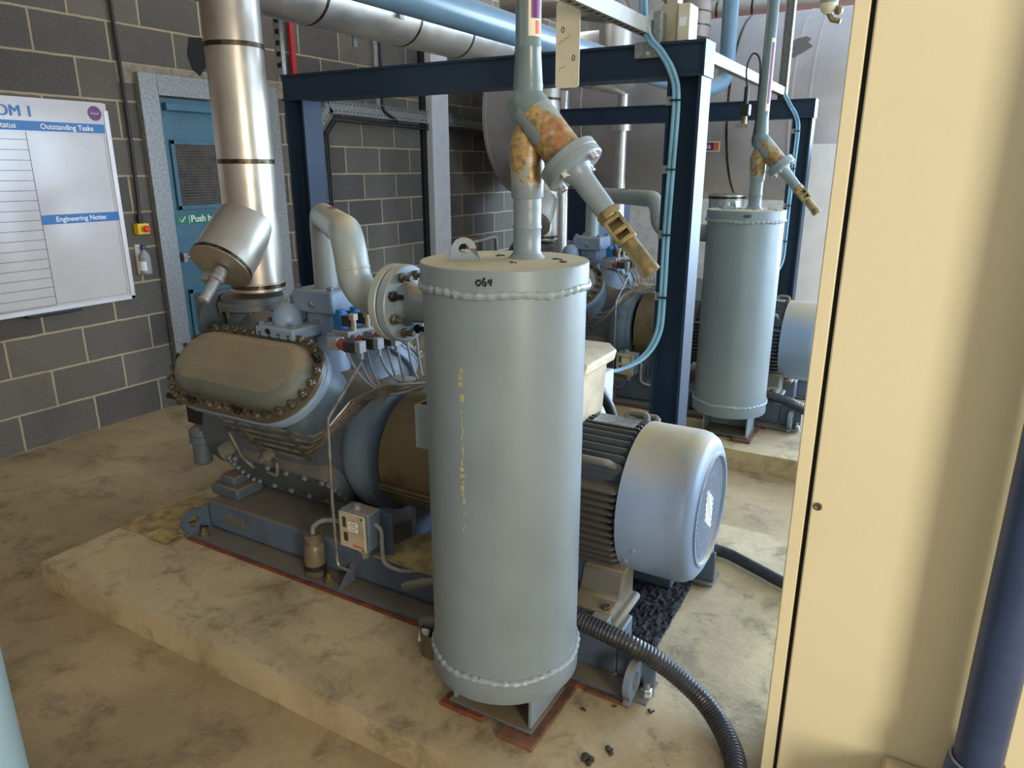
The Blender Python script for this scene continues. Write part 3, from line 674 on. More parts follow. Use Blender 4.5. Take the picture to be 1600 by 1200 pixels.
tb = obj('terminal_box', MB().prism([V(3.30, 2.00, 0.81), V(3.60, 2.00, 0.81), V(3.62, 1.98, 1.0), V(3.30, 1.98, 1.0)], (0, 0.22, 0)), 'creambox', mo, bevel=0.01, label='cream terminal box')
obj('terminal_box_lid', MB().prism([V(3.29, 1.96, 1.0), V(3.64, 1.96, 1.0), V(3.64, 1.98, 1.03), V(3.60, 2.01, 1.045), V(3.29, 2.01, 1.045)], (0, 0.25, 0)), 'creambox', tb, bevel=0.006)
obj('lid_screw', MB().bolt((3.60, 2.02, 1.04), Z3, 0.013, 0.012), 'bolt', tb)
obj('side_terminal_box', MB().box(3.40, 3.525, 2.38, 2.50, 0.66, 0.885), 'white_steel', mo, bevel=0.006)
obj('motor_lead', MB().tube(smooth([(3.50, 2.30, 0.95), (3.53, 2.33, 0.86), (3.57, 2.36, 0.77), (3.585, 2.38, 0.66), (3.58, 2.40, 0.45)]), 0.02, 14), 'hose', mo)
for a in (200, 215):
    p = MA+X3*3.86+V(0, 0.2445*math.cos(math.radians(a)), 0.2445*math.sin(math.radians(a))); nrm = (p-MA-X3*3.86).normalized()
    obj('cowl_screw', MB().lathe([(0.009, -0.002), (0.009, 0.003), (0.004, 0.004)], p+X3*(0.0 if a == 200 else -0.035), nrm, 14), 'motor', mo)

# ---- oil separator vessel
SX, SY = 3.607, 1.535
def bead(z, R, r=0.0085, seed=1, n=220):
    rr = random.Random(seed); P = []; ra = []
    for i in range(n):
        a = 2*PI*i/n; P.append(V(SX+R*math.cos(a), SY+R*math.sin(a), z+0.0022*math.sin(a*7+seed)+rr.uniform(-.0012, .0012))); ra.append(r*(1+0.16*math.sin(i*1.35)+rr.uniform(-.08, .08)))
    return MB().tube(P, ra, 8, True)
def on_vessel(px, pz, R=0.2075, a0=0.0):
    a = a0+px/R; return V(SX+R*math.sin(a), SY-R*math.cos(a), pz)
def handwriting(strokes, a0, z0, sc, R=0.2075, w=0.0024):
    mb = MB()
    for s in strokes: mb.tube(smooth([on_vessel(x*sc, z0+y*sc, R, a0) for x, y in s], 5), w, 6)
    return mb
G0 = [(0.9, 1.0), (0.3, 0.95), (0, 0.45), (0.25, 0.05), (0.7, 0.1), (0.95, 0.6), (0.9, 1.0)]
G6 = [(1.75, 1.5), (1.35, 0.9), (1.4, 0.2), (1.75, 0.0), (2.05, 0.35), (1.85, 0.7), (1.45, 0.5)]
G4 = [[(2.6, 1.2), (2.45, 0.65), (3.1, 0.75)], [(3.0, 1.3), (2.95, 0.6), (2.8, 0.0)]]
G5 = [[(3.1, 1.35), (2.6, 1.3), (2.55, 0.8), (2.95, 0.75), (3.0, 0.3), (2.5, 0.05)]]
def separator(num_strokes):
    t = thing('oil_separator', 'tall light blue oil separator marked 064 in the foreground', 'vessel', (SX, SY, 0.128))
    obj('shell', MB().lathe([(0.2025, 0.325), (0.2025, 1.355)], (SX, SY, 0), Z3, 96), 'sep', t)
    obj('lid', MB().lathe([(0.2075, 1.352), (0.2075, 1.402), (0.2055, 1.4045)], (SX, SY, 0), Z3, 96), 'sep', t)
    obj('bottom_plate', MB().lathe([(0.2055, 0.262), (0.2075, 0.265), (0.2075, 0.325)], (SX, SY, 0), Z3, 96), 'sep', t)
    obj('weld_bead', bead(1.349, 0.2045, 0.0090, 2), 'bead', t); obj('weld_bead', bead(0.328, 0.2045, 0.0085, 5), 'bead', t)
    e = MB(); c = V(3.527, 1.475, 1.405); u = V(0.80, 0.60, 0).normalized(); nv = u.cross(Z3)
    pts = [c-u*0.040]+[c+Z3*0.028+u*0.030*math.cos(PI-PI*i/12)+Z3*0.026*math.sin(PI-PI*i/12) for i in range(13)]+[c+u*0.040]
    outer = [p-nv*0.007 for p in pts]; hole = [c+Z3*0.028+(u*math.cos(PI+ -2*PI*i/14)+Z3*math.sin(PI-2*PI*i/14))*0.0125-nv*0.007 for i in range(15)]
    A = e.ring(outer); B = e.ring([p+nv*0.014 for p in outer]); e.bridge(A, B); H = e.ring(hole[:14]); K = e.ring([p+nv*0.014 for p in hole[:14]]); e.bridge(H, K)
    for (O, I, r_) in ((A, H, False), (B, K, True)):
        # bridge outline (15 pts) to hole (14 pts) as a fan of quads, closing below the hole
        n_ = 14
        for i in range(n_-1):
            q = (O[i+1] if i+1 < len(O) else O[-1], O[min(i+2, len(O)-1)], I[min((i+1)*7//13, 7)], I[min(i*7//13, 7)])
            q = tuple(dict.fromkeys(q))
            if len(q) >= 3: e.f.append(q)
        e.f.append((O[0], O[1], I[0])); e.f.append((O[0], I[0], I[13], I[12], I[11])); e.f.append((O[0], I[11], I[10], O[14])); e.f.append((O[14], I[10], I[9], I[8], I[7])); e.f.append((O[14], I[7], O[13]))
    obj('lifting_eye', e, 'sep', t, flat=True)
    obj('lid_nut', MB().bolt((3.455, 1.585, 1.4045), Z3, 0.012, 0.012), 'sep', t)
    fl = MB(); rr = random.Random(3)
    for x, y in ((3.66, 1.49), (3.72, 1.60), (3.56, 1.60), (3.75, 1.56)):
        for k in range(3): fl.sphere((x+rr.uniform(-.012, .012), y+rr.uniform(-.01, .01), 1.405), rr.uniform(.004, .008), 8, 5, 0.4)
    obj('paint_flakes', fl, 'debris', t, kind='stuff')
    # outlet stub on the lid
    st = MB().lathe([(0.046, 1.4045), (0.039, 1.413), (0.0345, 1.42), (0.0345, 1.475), (0.0362, 1.478), (0.0362, 1.482), (0.0345, 1.485), (0.0345, 1.525), (0.0355, 1.530), (0.0345, 1.535), (0.0345, 1.55)], (3.634, 1.60, 0), Z3, 40)
    obj('outlet_stub', st, 'sep', t)
    # inlet nozzle and its flange, facing the compressor
    obj('inlet_nozzle', MB().lathe([(0.052, 3.31), (0.050, 3.33), (0.048, 3.36), (0.048, 3.45)], (0, SY, 1.268), X3, 32), 'sep', t)
    ifl = obj('inlet_flange', MB().lathe([(0.05, 3.278), (0.102, 3.278), (0.105, 3.281), (0.105, 3.303), (0.102, 3.306), (0.062, 3.308), (0.052, 3.325)], (0, SY, 1.268), X3, 48), 'sep', t)
    for k in range(8):
        a = 2*PI*(k+0.5)/8; p = V(3.306, SY+0.08*math.cos(a), 1.268+0.08*math.sin(a))
        obj('flange_bolt', MB().bolt(p, X3, 0.0145, 0.014, 0.022), 'bolt' if k % 3 else 'dkbolt', ifl)
    obj('side_bracket', MB().box(3.385, 3.425, 1.44, 1.452, 0.90, 1.02).add(MB().box(3.385, 3.39, 1.44, 1.50, 0.90, 1.02)), 'sep', t)

    objs('support_leg', [BX(3.735, 3.743, 1.44, 1.63, 0.136, 0.264), BX(3.487, 3.495, 1.44, 1.63, 0.136, 0.264), BX(3.496, 3.734, 1.60, 1.608, 0.136, 0.264)], 'sep', t)
    obj('foot_plate', MB().box(3.478, 3.752, 1.425, 1.64, 0.128, 0.136), 'machine_dark', t, bevel=0.002)
    obj('handwritten_number', handwriting(num_strokes, 0.225, 1.372, 0.0115), 'blackink', t, label='black handwritten number')
    sc = MB(); rr = random.Random(11)
    for k in range(26):
        z = 1.17-k*0.0165; w = rr.uniform(0.001, 0.0045)*(1.6 if k < 5 or 14 < k < 21 else 0.45)
        if rr.random() < 0.8: sc.obox(on_vessel(rr.uniform(-.002, .002), z, 0.2022, 0.0), V(1, 0, 0), Z3, Y3, w, rr.uniform(.003, .009), 0.0012)
    obj('primer_scrape', sc, plain('yellow_primer', (178, 170, 118), 0.6), t, label='scraped yellowish paint streak', kind='stuff')
    return t
sep = separator([G0, G6]+G4)

# ---- angle shut-off valve and riser above the separator
va = thing('stop_valve', 'angled brass stop valve with flaking paint above separator 064', 'valve', (3.634, 1.60, 1.55))
VX, VY = 3.634, 1.60
obj('lower_socket', MB().lathe([(0.036, 1.548), (0.0395, 1.553), (0.0395, 1.585)], (VX, VY, 0), Z3, 36), 'sep', va)
D = V(0.659, 0.0, -0.753).normalized(); S0 = V(VX-0.003, VY, 1.766)
obj('lower_body', MB().tube(smooth([V(VX, VY, 1.580), V(VX, VY, 1.61), V(VX-0.003, VY, 1.65), V(VX-0.004, VY, 1.69), V(VX+0.0, VY, 1.745)], 5), [0.0395+0.0025*math.sin(i/20*PI) if i < 14 else 0.0415-0.0030*(i-13) for i in range(21)], 28), 'gold', va, label='lower elbow with bare brass showing')
ub = MB().tube([S0-D*0.03, S0-D*0.02, S0, S0+D*0.06, S0+D*0.17], [0.030, 0.039, 0.045, 0.0475, 0.0485], 36)
obj('inclined_body', ub, 'gold', va, label='inclined brass body')
obj('body_collar', MB().lathe([(0.039, 1.728), (0.0425, 1.738), (0.0425, 1.776), (0.041, 1.779), (0.03, 1.780)], (VX-0.002, VY, 0), Z3, 40), 'riser', va)
obj('body_shoulder', MB().tube([S0-D*0.031, S0-D*0.021, S0-D*0.0, S0+D*0.03], [0.031, 0.0400, 0.0460, 0.0472], 36), 'riser', va)
pp = MB()
for ang, s_, L, w in ((-2.2, 0.06, 0.05, 0.55), (-2.0, 0.10, 0.05, 0.35)):
    pass
u, v, n = basis(D)
def patch(mb, a0, a1, s0, s1, R0, R1, nz=8, seed=1):
    rr = random.Random(seed); rows = []
    for j in range(7):
        s = s0+(s1-s0)*j/6; taper = 0.55+0.45*math.sin(PI*(j+0.6)/7.2); mid = (a0+a1)/2; hw = (a1-a0)/2*taper+rr.uniform(-.05, .05)
        R = R0+(R1-R0)*(s-s0)/max(1e-6, s1-s0)
        rows.append(mb.ring([S0+D*s+(u*math.cos(mid+hw*(2*i/nz-1))+v*math.sin(mid+hw*(2*i/nz-1)))*R for i in range(nz+1)]))
    for A, B in zip(rows, rows[1:]):
        for i in range(nz): mb.f.append((A[i], A[i+1], B[i+1], B[i]))
camdir = (V(4.511, 0, 1.62)-S0).normalized(); ca = math.atan2(camdir.dot(v), camdir.dot(u))
mb = MB(); patch(mb, ca+0.35, ca+1.05, 0.012, 0.105, 0.0478, 0.0490, seed=2); obj('paint_patch', mb, 'sep', va, label='remaining blue paint patch')
fl = MB()
fl.lathe([(0.045, 0.160), (0.071, 0.162), (0.074, 0.165), (0.074, 0.180), (0.0725, 0.1815), (0.0725, 0.1835), (0.074, 0.185), (0.074, 0.200), (0.071, 0.203), (0.035, 0.205)], S0, D, 44)
bfl = obj('bonnet_flange', fl, 'sep', va)
for k in range(4):
    a = ca+0.5+k*PI/2; obj('flange_bolt', MB().bolt(S0+D*0.203+(u*math.cos(a)+v*math.sin(a))*0.057, D, 0.011, 0.012), 'steel', bfl)
obj('bonnet', MB().tube([S0+D*s for s in (0.20, 0.212, 0.23, 0.33)], [0.042, 0.032, 0.0275, 0.0250], 32), 'sep', va)
yk = MB(); ww = (V(4.511, 0, 1.62)-(S0+D*0.37)); ww = (ww-D*ww.dot(D)).normalized(); w2 = D.cross(ww)
yk.lathe([(0.027, 0.322), (0.030, 0.326), (0.030, 0.342), (0.024, 0.346), (0.024, 0.356)], S0, D, 8)
for sg in (-1, 1): yk.obox(S0+D*0.378+w2*0.019*sg+ww*0.008, D, w2, ww, 0.032, 0.0045, 0.021)
for q_, h_ in ((0.350, 0.023), (0.381, 0.018), (0.406, 0.023)): yk.obox(S0+D*q_+ww*0.009, D, w2, ww, 0.0055, h_, 0.020)
yk.obox(S0+D*0.378-ww*0.009, D, w2, ww, 0.031, 0.018, 0.005)
obj('yoke', yk, 'brass', va, bevel=0.002, label='brass yoke with two slots')
obj('seal_cap', MB().lathe([(0.017, 0.405), (0.020, 0.415), (0.0215, 0.482), (0.0228, 0.484), (0.0228, 0.502), (0.014, 0.504)], S0, D, 24), 'brass', va, label='brass cap')
ri = thing('discharge_riser', 'grey-green riser pipe with purple label above separator 064', 'pipe', (3.634, 1.60, 1.79))
obj('riser_pipe', MB().lathe([(0.034, 1.777), (0.0362, 1.783), (0.0362, 1.788), (0.0345, 1.792), (0.0355, 1.806), (0.0345, 1.812), (0.0300, 1.880), (0.0312, 1.884), (0.0312, 1.889), (0.0298, 1.893), (0.0296, 3.88)], (VX, VY, 0), Z3, 40), 'riser', ri)
def sticker(mb, z0, z1, a0, a1, R=0.0303): mb.lathe([(R, z0), (R, z1)], (VX, VY, 0), Z3, 10, False, False, a0, a1); return mb
cd = math.atan2(0-VY, 4.511-VX)  # bearing of the viewer side
ub_, vb_, _n = basis(Z3)
def ang_world(a):
    d_ = V(math.cos(a), math.sin(a), 0); return math.atan2(d_.dot(vb_), d_.dot(ub_))
aw = ang_world(cd+0.62)
lb = obj('pipe_label', sticker(MB(), 1.908, 2.26, aw-0.62, aw+0.62), 'plate', ri, label='cream and purple pipe label')
obj('purple_panel', sticker(MB(), 1.945, 2.24, aw-0.42, aw+0.55, 0.0306), 'purple', lb)
obj('orange_panel', sticker(MB(), 1.913, 1.941, aw-0.05, aw+0.55, 0.0306), 'orange', lb)

# ---- S-shaped discharge pipe from the compressor to the separator
dp = thing('discharge_pipe', 'grey gooseneck pipe from the near compressor over to separator 064', 'pipe', (2.445, 2.11, 1.165))

path = fillet([(2.445, 2.11, 1.165), (2.445, 2.11, 1.447), (3.10, SY, 1.447), (3.125, SY, 1.268), (3.274, SY, 1.268)], [0.07, 0.085, 0.085], 10)
obj('bent_pipe', MB().tube(path, 0.047, 28), 'pipe', dp)
wr = []
for c_, a_ in (((2.445, 2.11, 1.365), Z3), ((3.1135, SY, 1.352), V(0.13, 0, -1))): wr.append(MB().lathe([(0.046, -0.004), (0.0486, -0.002), (0.0486, 0.002), (0.046, 0.004)], c_, a_, 28, False, False))
objs('weld_ring', wr, 'pipe', dp)
pf = obj('pipe_flange', MB().lathe([(0.048, 3.235), (0.056, 3.247), (0.100, 3.249), (0.105, 3.252), (0.105, 3.271), (0.102, 3.274), (0.05, 3.2745)], (0, SY, 1.268), X3, 48), 'pipe', dp)
obj('red_pipe_label', MB().obox((2.80, 1.8, 1.4955), V(0.75, -0.66, 0), V(0.66, 0.75, 0), Z3, 0.05, 0.012, 0.001), 'redink', dp)

# ---- clad suction riser with strainer
sp = thing('suction_riser', 'silver clad suction riser with angled strainer branch above the near compressor', 'pipe', (2.02, 2.1, 1.10))
obj('cladding', MB().lathe([(0.108, 1.125), (0.111, 1.128), (0.111, 1.16), (0.1085, 1.163), (0.1085, 2.26)], (2.063, 2.1, 0), Z3, 64), 'cladwarm', sp)
for z in (1.148, 1.645, 2.07):
    obj('strap_band', MB().lathe([(0.109, z-0.009), (0.1125, z-0.008), (0.1125, z+0.008), (0.109, z+0.009)], (2.063, 2.1, 0), Z3, 64, False, False), 'band', sp)
bd = V(0.10, -0.72, -0.66).normalized(); bc = V(2.065, 2.035, 1.365)
br_ = obj('strainer_branch', MB().lathe([(0.07, -0.13), (0.105, -0.10), (0.118, -0.05), (0.121, 0.0), (0.121, 0.155), (0.124, 0.157), (0.124, 0.178), (0.120, 0.18), (0.02, 0.181)], bc, bd, 56), 'cladwarm', sp)
obj('strap_band', MB().lathe([(0.1245, 0.160), (0.1255, 0.161), (0.1255, 0.174), (0.1245, 0.175)], bc, bd, 56, False, False), 'band', br_)
obj('strainer_cap', MB().lathe([(0.026, 0.18), (0.026, 0.215), (0.029, 0.218), (0.029, 0.235), (0.021, 0.238), (0.021, 0.335), (0.016, 0.338)], bc+V(0.01, 0, -0.01), bd, 24).add(MB().obox(bc+bd*0.225+V(-0.04, 0.0, -0.01), bd, V(1, 0, 0), bd.cross(V(1, 0, 0)), 0.02, 0.022, 0.014)), 'galv', br_)

# ---- pressure switch, oil jar, small valves, cup
ps = thing('pressure_switch', 'cream pressure switch box on the near base frame', 'switch', (2.89, 1.75, 0.266))
u = V(0.95, -0.10, 0).normalized()
obj('switch_case', MB().box(2.825, 2.955, 1.705, 1.775, 0.325, 0.465), 'machine', ps, bevel=0.006)
fc = obj('switch_face', MB().box(2.825, 2.945, 1.693, 1.706, 0.322, 0.462), 'creambox', ps, bevel=0.008, label='cream front cover')
objs('dial_window', [BX(2.847, 2.862, 1.691, 1.6935, 0.405, 0.445), BX(2.850, 2.867, 1.691, 1.6935, 0.352, 0.385)], 'darkplastic', fc)

lbs = objs('label_strip', [BX(2.872, 2.915, 1.6915, 1.6935, 0.416, 0.430), BX(2.872, 2.915, 1.6915, 1.6935, 0.396, 0.410)], 'whiteink', fc)

for b_, z_ in ((lbs[0], 0.423), (lbs[1], 0.403)): obj('faded_print', BX(2.878, 2.908, 1.6912, 1.6916, z_-0.0025, z_+0.0025), 'greyink', b_)
obj('red_lettering', text_mb('Danfoss', 0.015, (2.912, 1.6925, 0.337), X3, Z3, 0.0004), 'red', fc)
objs('cover_screw', [MB().cyl((2.935, 1.6935, z_), (2.935, 1.691, z_), 0.004, 10) for z_ in (0.452, 0.332)], 'bolt', fc)
obj('top_knob', MB().lathe([(0.018, 0), (0.016, 0.015), (0.008, 0.02)], (2.88, 1.735, 0.465), Z3, 20), 'galv', ps)
obj('bellows', MB().lathe([(0.011, -0.05), (0.016, -0.045), (0.018, -0.02), (0.028, -0.018), (0.028, 0.0)], (2.905, 1.735, 0.325), Z3, 20), 'galv', ps)
obj('mounting_plate', MB().box(2.89, 3.0, 1.776, 1.782, 0.20, 0.45), 'base', ps)
obj('switch_cable', MB().tube(smooth([(2.955, 1.74, 0.42), (2.985, 1.735, 0.40), (2.985, 1.735, 0.33), (2.995, 1.735, 0.28), (3.05, 1.745, 0.262), (3.12, 1.76, 0.275)]), 0.0075, 8), 'greycable', ps)
oj = thing('oil_jar', 'brown stained plastic oil jar strapped to the near base frame', 'jar', (2.66, 1.728, 0.135))
obj('jar_body', MB().lathe([(0.036, 0), (0.040, 0.006), (0.040, 0.125), (0.034, 0.136), (0.028, 0.14)], (2.655, 1.728, 0.136), Z3, 32), 'jar', oj)
obj('jar_lid', MB().lathe([(0.033, 0.138), (0.033, 0.165), (0.026, 0.172), (0.006, 0.173)], (2.655, 1.728, 0.136), Z3, 28), 'jar', oj)
obj('strap', MB().lathe([(0.0405, 0.03), (0.042, 0.03), (0.042, 0.05), (0.0405, 0.05)], (2.655, 1.728, 0.136), Z3, 32, False, False), 'black', oj, label='black strap')
obj('vent_tube', MB().tube(smooth([(2.655, 1.728, 0.30), (2.665, 1.726, 0.34), (2.71, 1.73, 0.375), (2.77, 1.74, 0.385), (2.83, 1.745, 0.38)]), 0.0085, 10), 'greycable', oj)
dr = thing('drain_valve', 'small grey drain valve beside the foot of separator 064', 'valve', (3.25, 1.62, 0.18))
obj('upper_spindle', MB().tube([(3.30, 1.66, 0.345), (3.255, 1.635, 0.335), (3.245, 1.63, 0.333), (3.20, 1.60, 0.325), (3.185, 1.592, 0.322)], [0.016, 0.015, 0.019, 0.016, 0.010], 16), 'foot', dr)
obj('valve_body', MB().tube(fillet([(3.28, 1.65, 0.345), (3.33, 1.67, 0.30), (3.32, 1.66, 0.20)], 0.03), 0.02, 14), 'machine', dr)
obj('lower_spindle', MB().tube([(3.33, 1.66, 0.20), (3.27, 1.63, 0.195), (3.235, 1.615, 0.19)], [0.018, 0.02, 0.02], 14), 'foot', dr)
obj('white_cap', MB().cyl((3.265, 1.60, 0.185), (3.275, 1.575, 0.162), 0.018), 'white_steel', dr)
cu = MB().lathe([(0.035, 0.0), (0.043, 0.004), (0.045, 0.085), (0.042, 0.085), (0.040, 0.01), (0.001, 0.008)], (3.30, 1.60, 0.115), Z3, 32, True, False)
tag(obj('drip_cup', cu, 'jar'), 'open drip cup on the plinth at the foot of separator 064', 'cup')

# ---- navy steel frame with its cables
def hcol(x0, x1, y0, y1, z0, z1, tf=0.011):
    mb = MB(); mb.box(x0, x0+tf, y0, y1, z0, z1); mb.box(x1-tf, x1, y0, y1, z0, z1); ym = (y0+y1)/2; mb.box(x0+tf, x1-tf, ym-0.004, ym+0.004, z0, z1); return mb
nf = thing('steel_frame', 'navy blue steel pipe support frame behind the near motor', 'frame', (2.67, 2.8, 0.0))
obj('column', hcol(3.59, 3.715, 2.74, 2.865, 0.116, 1.937), 'frame', nf); obj('column', hcol(1.635, 1.76, 2.74, 2.865, 0.116, 1.937), 'frame', nf)
bm_ = MB(); bm_.box(1.62, 3.722, 2.74, 2.865, 1.937, 1.947); bm_.box(1.62, 3.722, 2.74, 2.865, 2.047, 2.057); bm_.box(1.62, 3.722, 2.752, 2.760, 1.947, 2.047); bm_.box(3.714, 3.722, 2.74, 2.865, 1.937, 2.057)
obj('beam', bm_, 'frame', nf)
objs('base_plate', [BX(3.55, 3.755, 2.70, 2.905, 0.114, 0.128), BX(1.61, 1.80, 2.70, 2.905, 0.114, 0.128)], 'frame', nf)
cpair = thing('cable_pair', 'pair of pale blue cables looping down the near navy column to the motor', 'cable', (3.6, 2.72, 0.84))
for k, off in enumerate((0.0, 0.016)):
    obj('blue_cable', MB().tube(smooth([(3.47+off, 2.70, 2.75), (3.485+off, 2.70, 2.25), (3.505+off, 2.705, 2.09), (3.56+off, 2.715, 2.02), (3.605+off, 2.715, 1.95), (3.625+off, 2.72, 1.86), (3.622+off, 2.72, 1.62), (3.618+off, 2.72, 1.38), (3.618+off, 2.72, 1.12), (3.612+off, 2.71, 0.99), (3.575+off*.8, 2.66, 0.90), (3.52, 2.55, 0.865), (3.50, 2.42, 0.90), (3.50, 2.27, 0.975)], 7), 0.0075, 10), 'cable', cpair)
objs('tie_mount', [BX(3.592, 3.618, 2.722, 2.742, z_, z_+0.03) for z_ in (1.84, 1.60, 1.36, 1.12)], 'galv', cpair)
mb = MB()
objs('cable_tie', [BX(3.612, 3.65, 2.705, 2.73, z-0.003, z+0.003) for z in (1.855, 1.615, 1.375, 1.135)], 'black', cpair)


# ---- ribbed conduit from the near motor
def ribbed(path, r, step=0.0055):
    P = resample(path, step); return MB().tube(P, [r if i % 2 else r*0.93 for i in range(len(P))], 18)
mb = ribbed(smooth([(3.60, 1.77, 0.345), (3.68, 1.725, 0.336), (3.754, 1.712, 0.326), (3.838, 1.71, 0.314), (3.918, 1.715, 0.297), (3.99, 1.735, 0.262), (4.07, 1.755, 0.205), (4.15, 1.74, 0.16), (4.222, 1.665, 0.146), (4.27, 1.57, 0.144), (4.295, 1.42, 0.144), (4.30, 1.28, 0.144)], 12), 0.029)
hz1 = tag(obj('ribbed_conduit', mb, 'hose'), 'black ribbed conduit curving over the plinth beside the near motor', 'conduit')
mb = ribbed(smooth([(3.80, 2.62, 0.141), (3.95, 2.66, 0.141), (4.10, 2.60, 0.141), (4.25, 2.53, 0.141), (4.5, 2.45, 0.141)], 12), 0.024)
tag(obj('ribbed_conduit', mb, 'hose'), 'black conduit lying on the floor behind the near motor cowl', 'conduit')

# ---- copies for the far machine (same type, one bay further)
DY = 2.6
dup(bf, DY, 'blue steel base frame under the far compressor and motor')
dup(cp, DY, 'blue reciprocating compressor partly hidden behind the near navy column')
dup(cg, DY, 'dark coupling guard of the far machine left of the navy column')
dup(mo, DY, 'blue electric motor half hidden by the cream cabinet')
sep2 = dup(sep, DY, 'grey-blue oil separator marked 065 behind the navy column')
dup(va, DY, 'smaller rusty angled stop valve above separator 065')
ri2 = dup(ri, DY, 'green riser pipe with long red and white label above separator 065')
dup(dp, DY, 'grey gooseneck pipe of the far compressor seen past the brass valve cap')
dup(sp, DY, 'clad suction riser of the far compressor seen just behind the brass valve')
dup(ps, DY, 'small cream pressure switch of the far machine below the blue cable loop')
dup(hz1, DY, 'black conduit of the far machine beside the foot of separator 065')
nf2 = dup(nf, DY, 'second navy steel frame further back in front of the clad tank')
cp2 = dup(cpair, DY, 'pair of pale blue cables down the column of the second frame')
blues = [c for c in children(cp2) if c.name.startswith('blue_cable')]
for c, off in zip(blues, (0.0, 0.016)):
    m_ = MB().tube(smooth([(3.52+off, 2.715, 2.085), (3.56+off, 2.715, 2.02), (3.605+off, 2.715, 1.95), (3.625+off, 2.72, 1.86), (3.622+off, 2.72, 1.62), (3.618+off, 2.72, 1.38), (3.618+off, 2.72, 1.12), (3.612+off, 2.71, 0.99), (3.575+off*.8, 2.66, 0.90), (3.52, 2.55, 0.865), (3.50, 2.42, 0.90), (3.50, 2.27, 0.975)], 7), 0.0075, 10)
    me = bpy.data.meshes.new('blue_cable'); L = Vector(cpair['_o']); me.from_pydata([tuple(p-L) for p in m_.v], [], m_.f); me.materials.append(M['cable']); me.polygons.foreach_set('use_smooth', [True]*len(me.polygons)); c.data = me
for c in children(sep2):
    if c.name.startswith('primer_scrape'): bpy.data.objects.remove(c, do_unlink=True); continue
    if c.name.startswith('handwritten_number'):
        m_ = handwriting([G0, G6]+G5, 0.17, 1.372, 0.0115)
        me = bpy.data.meshes.new('handwritten_number'); L = Vector(sep['_o']); me.from_pydata([tuple(p-L) for p in m_.v], [], m_.f); me.materials.append(M['blackink']); c.data = me
mb = MB(); R_ = 0.0303
mb.lathe([(R_, 1.96), (R_, 2.25)], (VX, VY+DY, 0), Z3, 8, False, False, aw-0.15, aw+0.62)
lw = obj('long_label', mb, 'plate', ri2)
mb = MB()
for k in range(14):
    z = 2.03+k*0.0135; mb.lathe([(0.0306, z), (0.0306, z+0.0085)], (VX, VY+DY, 0), Z3, 4, False, False, aw+0.02, aw+0.45)
obj('red_lettering', mb, 'redink', lw)
mb = MB().lathe([(0.0306, 1.985), (0.0306, 2.02)], (VX, VY+DY, 0), Z3, 6, False, False, aw-0.05, aw+0.55); obj('purple_panel', mb, 'purple', lw)

# ================================================================== packing boards, mats, debris
tag(obj('packing_board', MB().box(3.455, 3.60, 1.41, 1.46, 0.114, 0.128), 'strip', bevel=0.002), 'red-brown packing board under the left front corner of separator 064', 'board', 'packing boards under separator 064')
tag(obj('packing_board', MB().box(3.665, 3.775, 1.385, 1.78, 0.114, 0.128), 'wood', bevel=0.002), 'long red-brown packing board under the right side of separator 064', 'board', 'packing boards under separator 064')
tag(obj('packing_board', MB().box(3.665, 3.775, 1.385+DY, 1.68+DY, 0.114, 0.128), 'wood', bevel=0.002), 'packing board under separator 065', 'board')
tag(obj('packing_board', MB().box(3.80, 3.935, 1.672, 1.684, 0.113, 0.126), 'wood', bevel=0.001), 'thin wooden packing strip at the right end of the near base frame', 'board')
def sheet(xy, z, th, wob, seed, nx=14):
    rr = random.Random(seed); mb = MB(); (a, b, c, d_) = [Vector(p) for p in xy]; rows = []; zf = z if callable(z) else (lambda u_, v_: z)
    for j in range(nx+1):
        row = []
        for i in range(nx+1):
            u_, v_ = i/nx, j/nx; p = a.lerp(b, u_).lerp(d_.lerp(c, u_), v_); row.append(V(p.x, p.y, zf(u_, v_)+rr.uniform(0, wob)))
        rows.append(mb.ring(row))
    low = [mb.ring([mb.v[i]-V(0, 0, th) for i in r]) for r in rows]
    for r in (rows, low):
        for A, B in zip(r, r[1:]):
            for i in range(nx): mb.f.append((A[i], A[i+1], B[i+1], B[i]))
    for A, B in ((rows[0], low[0]), (rows[-1], low[-1])):
        for i in range(nx): mb.f.append((A[i], A[i+1], B[i+1], B[i]))
    for k in (0, nx):
        for j in range(nx): mb.f.append((rows[j][k], rows[j+1][k], low[j+1][k], low[j][k]))
    return mb
tag(obj('absorbent_mat', sheet([(1.60, 1.60), (1.84, 1.615), (1.86, 2.02), (1.64, 2.02)], 0.121, 0.005, 0.004, 3), 'mat'), 'tan absorbent mat lying at the left end of the near base frame', 'mat')
tag(obj('absorbent_mat', sheet([(1.80, 1.60), (1.935, 1.60), (1.94, 1.68), (1.84, 1.70)], lambda a, b: 0.128+0.012*math.sin(b*PI), 0.004, 0.004, 6, 8), 'mat'), 'small curled strip of absorbent mat touching the lifting lug', 'mat')
tag(obj('oily_board', sheet([(2.93, 1.745), (3.32, 1.745), (3.32, 1.94), (2.97, 1.94)], lambda a, b: 0.285+0.035*math.sin(min(1, a*1.3)*PI*0.8)*b, 0.005, 0.002, 8), 'mat'), 'oily brown sheet lying under the near coupling guard', 'sheet')
tag(obj('fibre_mat', sheet([(3.56, 1.905), (3.925, 1.905), (3.915, 2.40), (3.56, 2.40)], 0.128, 0.012, 0.014, 9, 44), 'felt'), 'black fluffy fibre mat on the plinth under the fan cowl of the near motor', 'mat')
dr_ = [(3.915, 1.43, 0.020), (3.955, 1.495, 0.014), (4.0, 1.69, 0.009), (3.83, 1.60, 0.008), (3.90, 1.66, 0.006)]
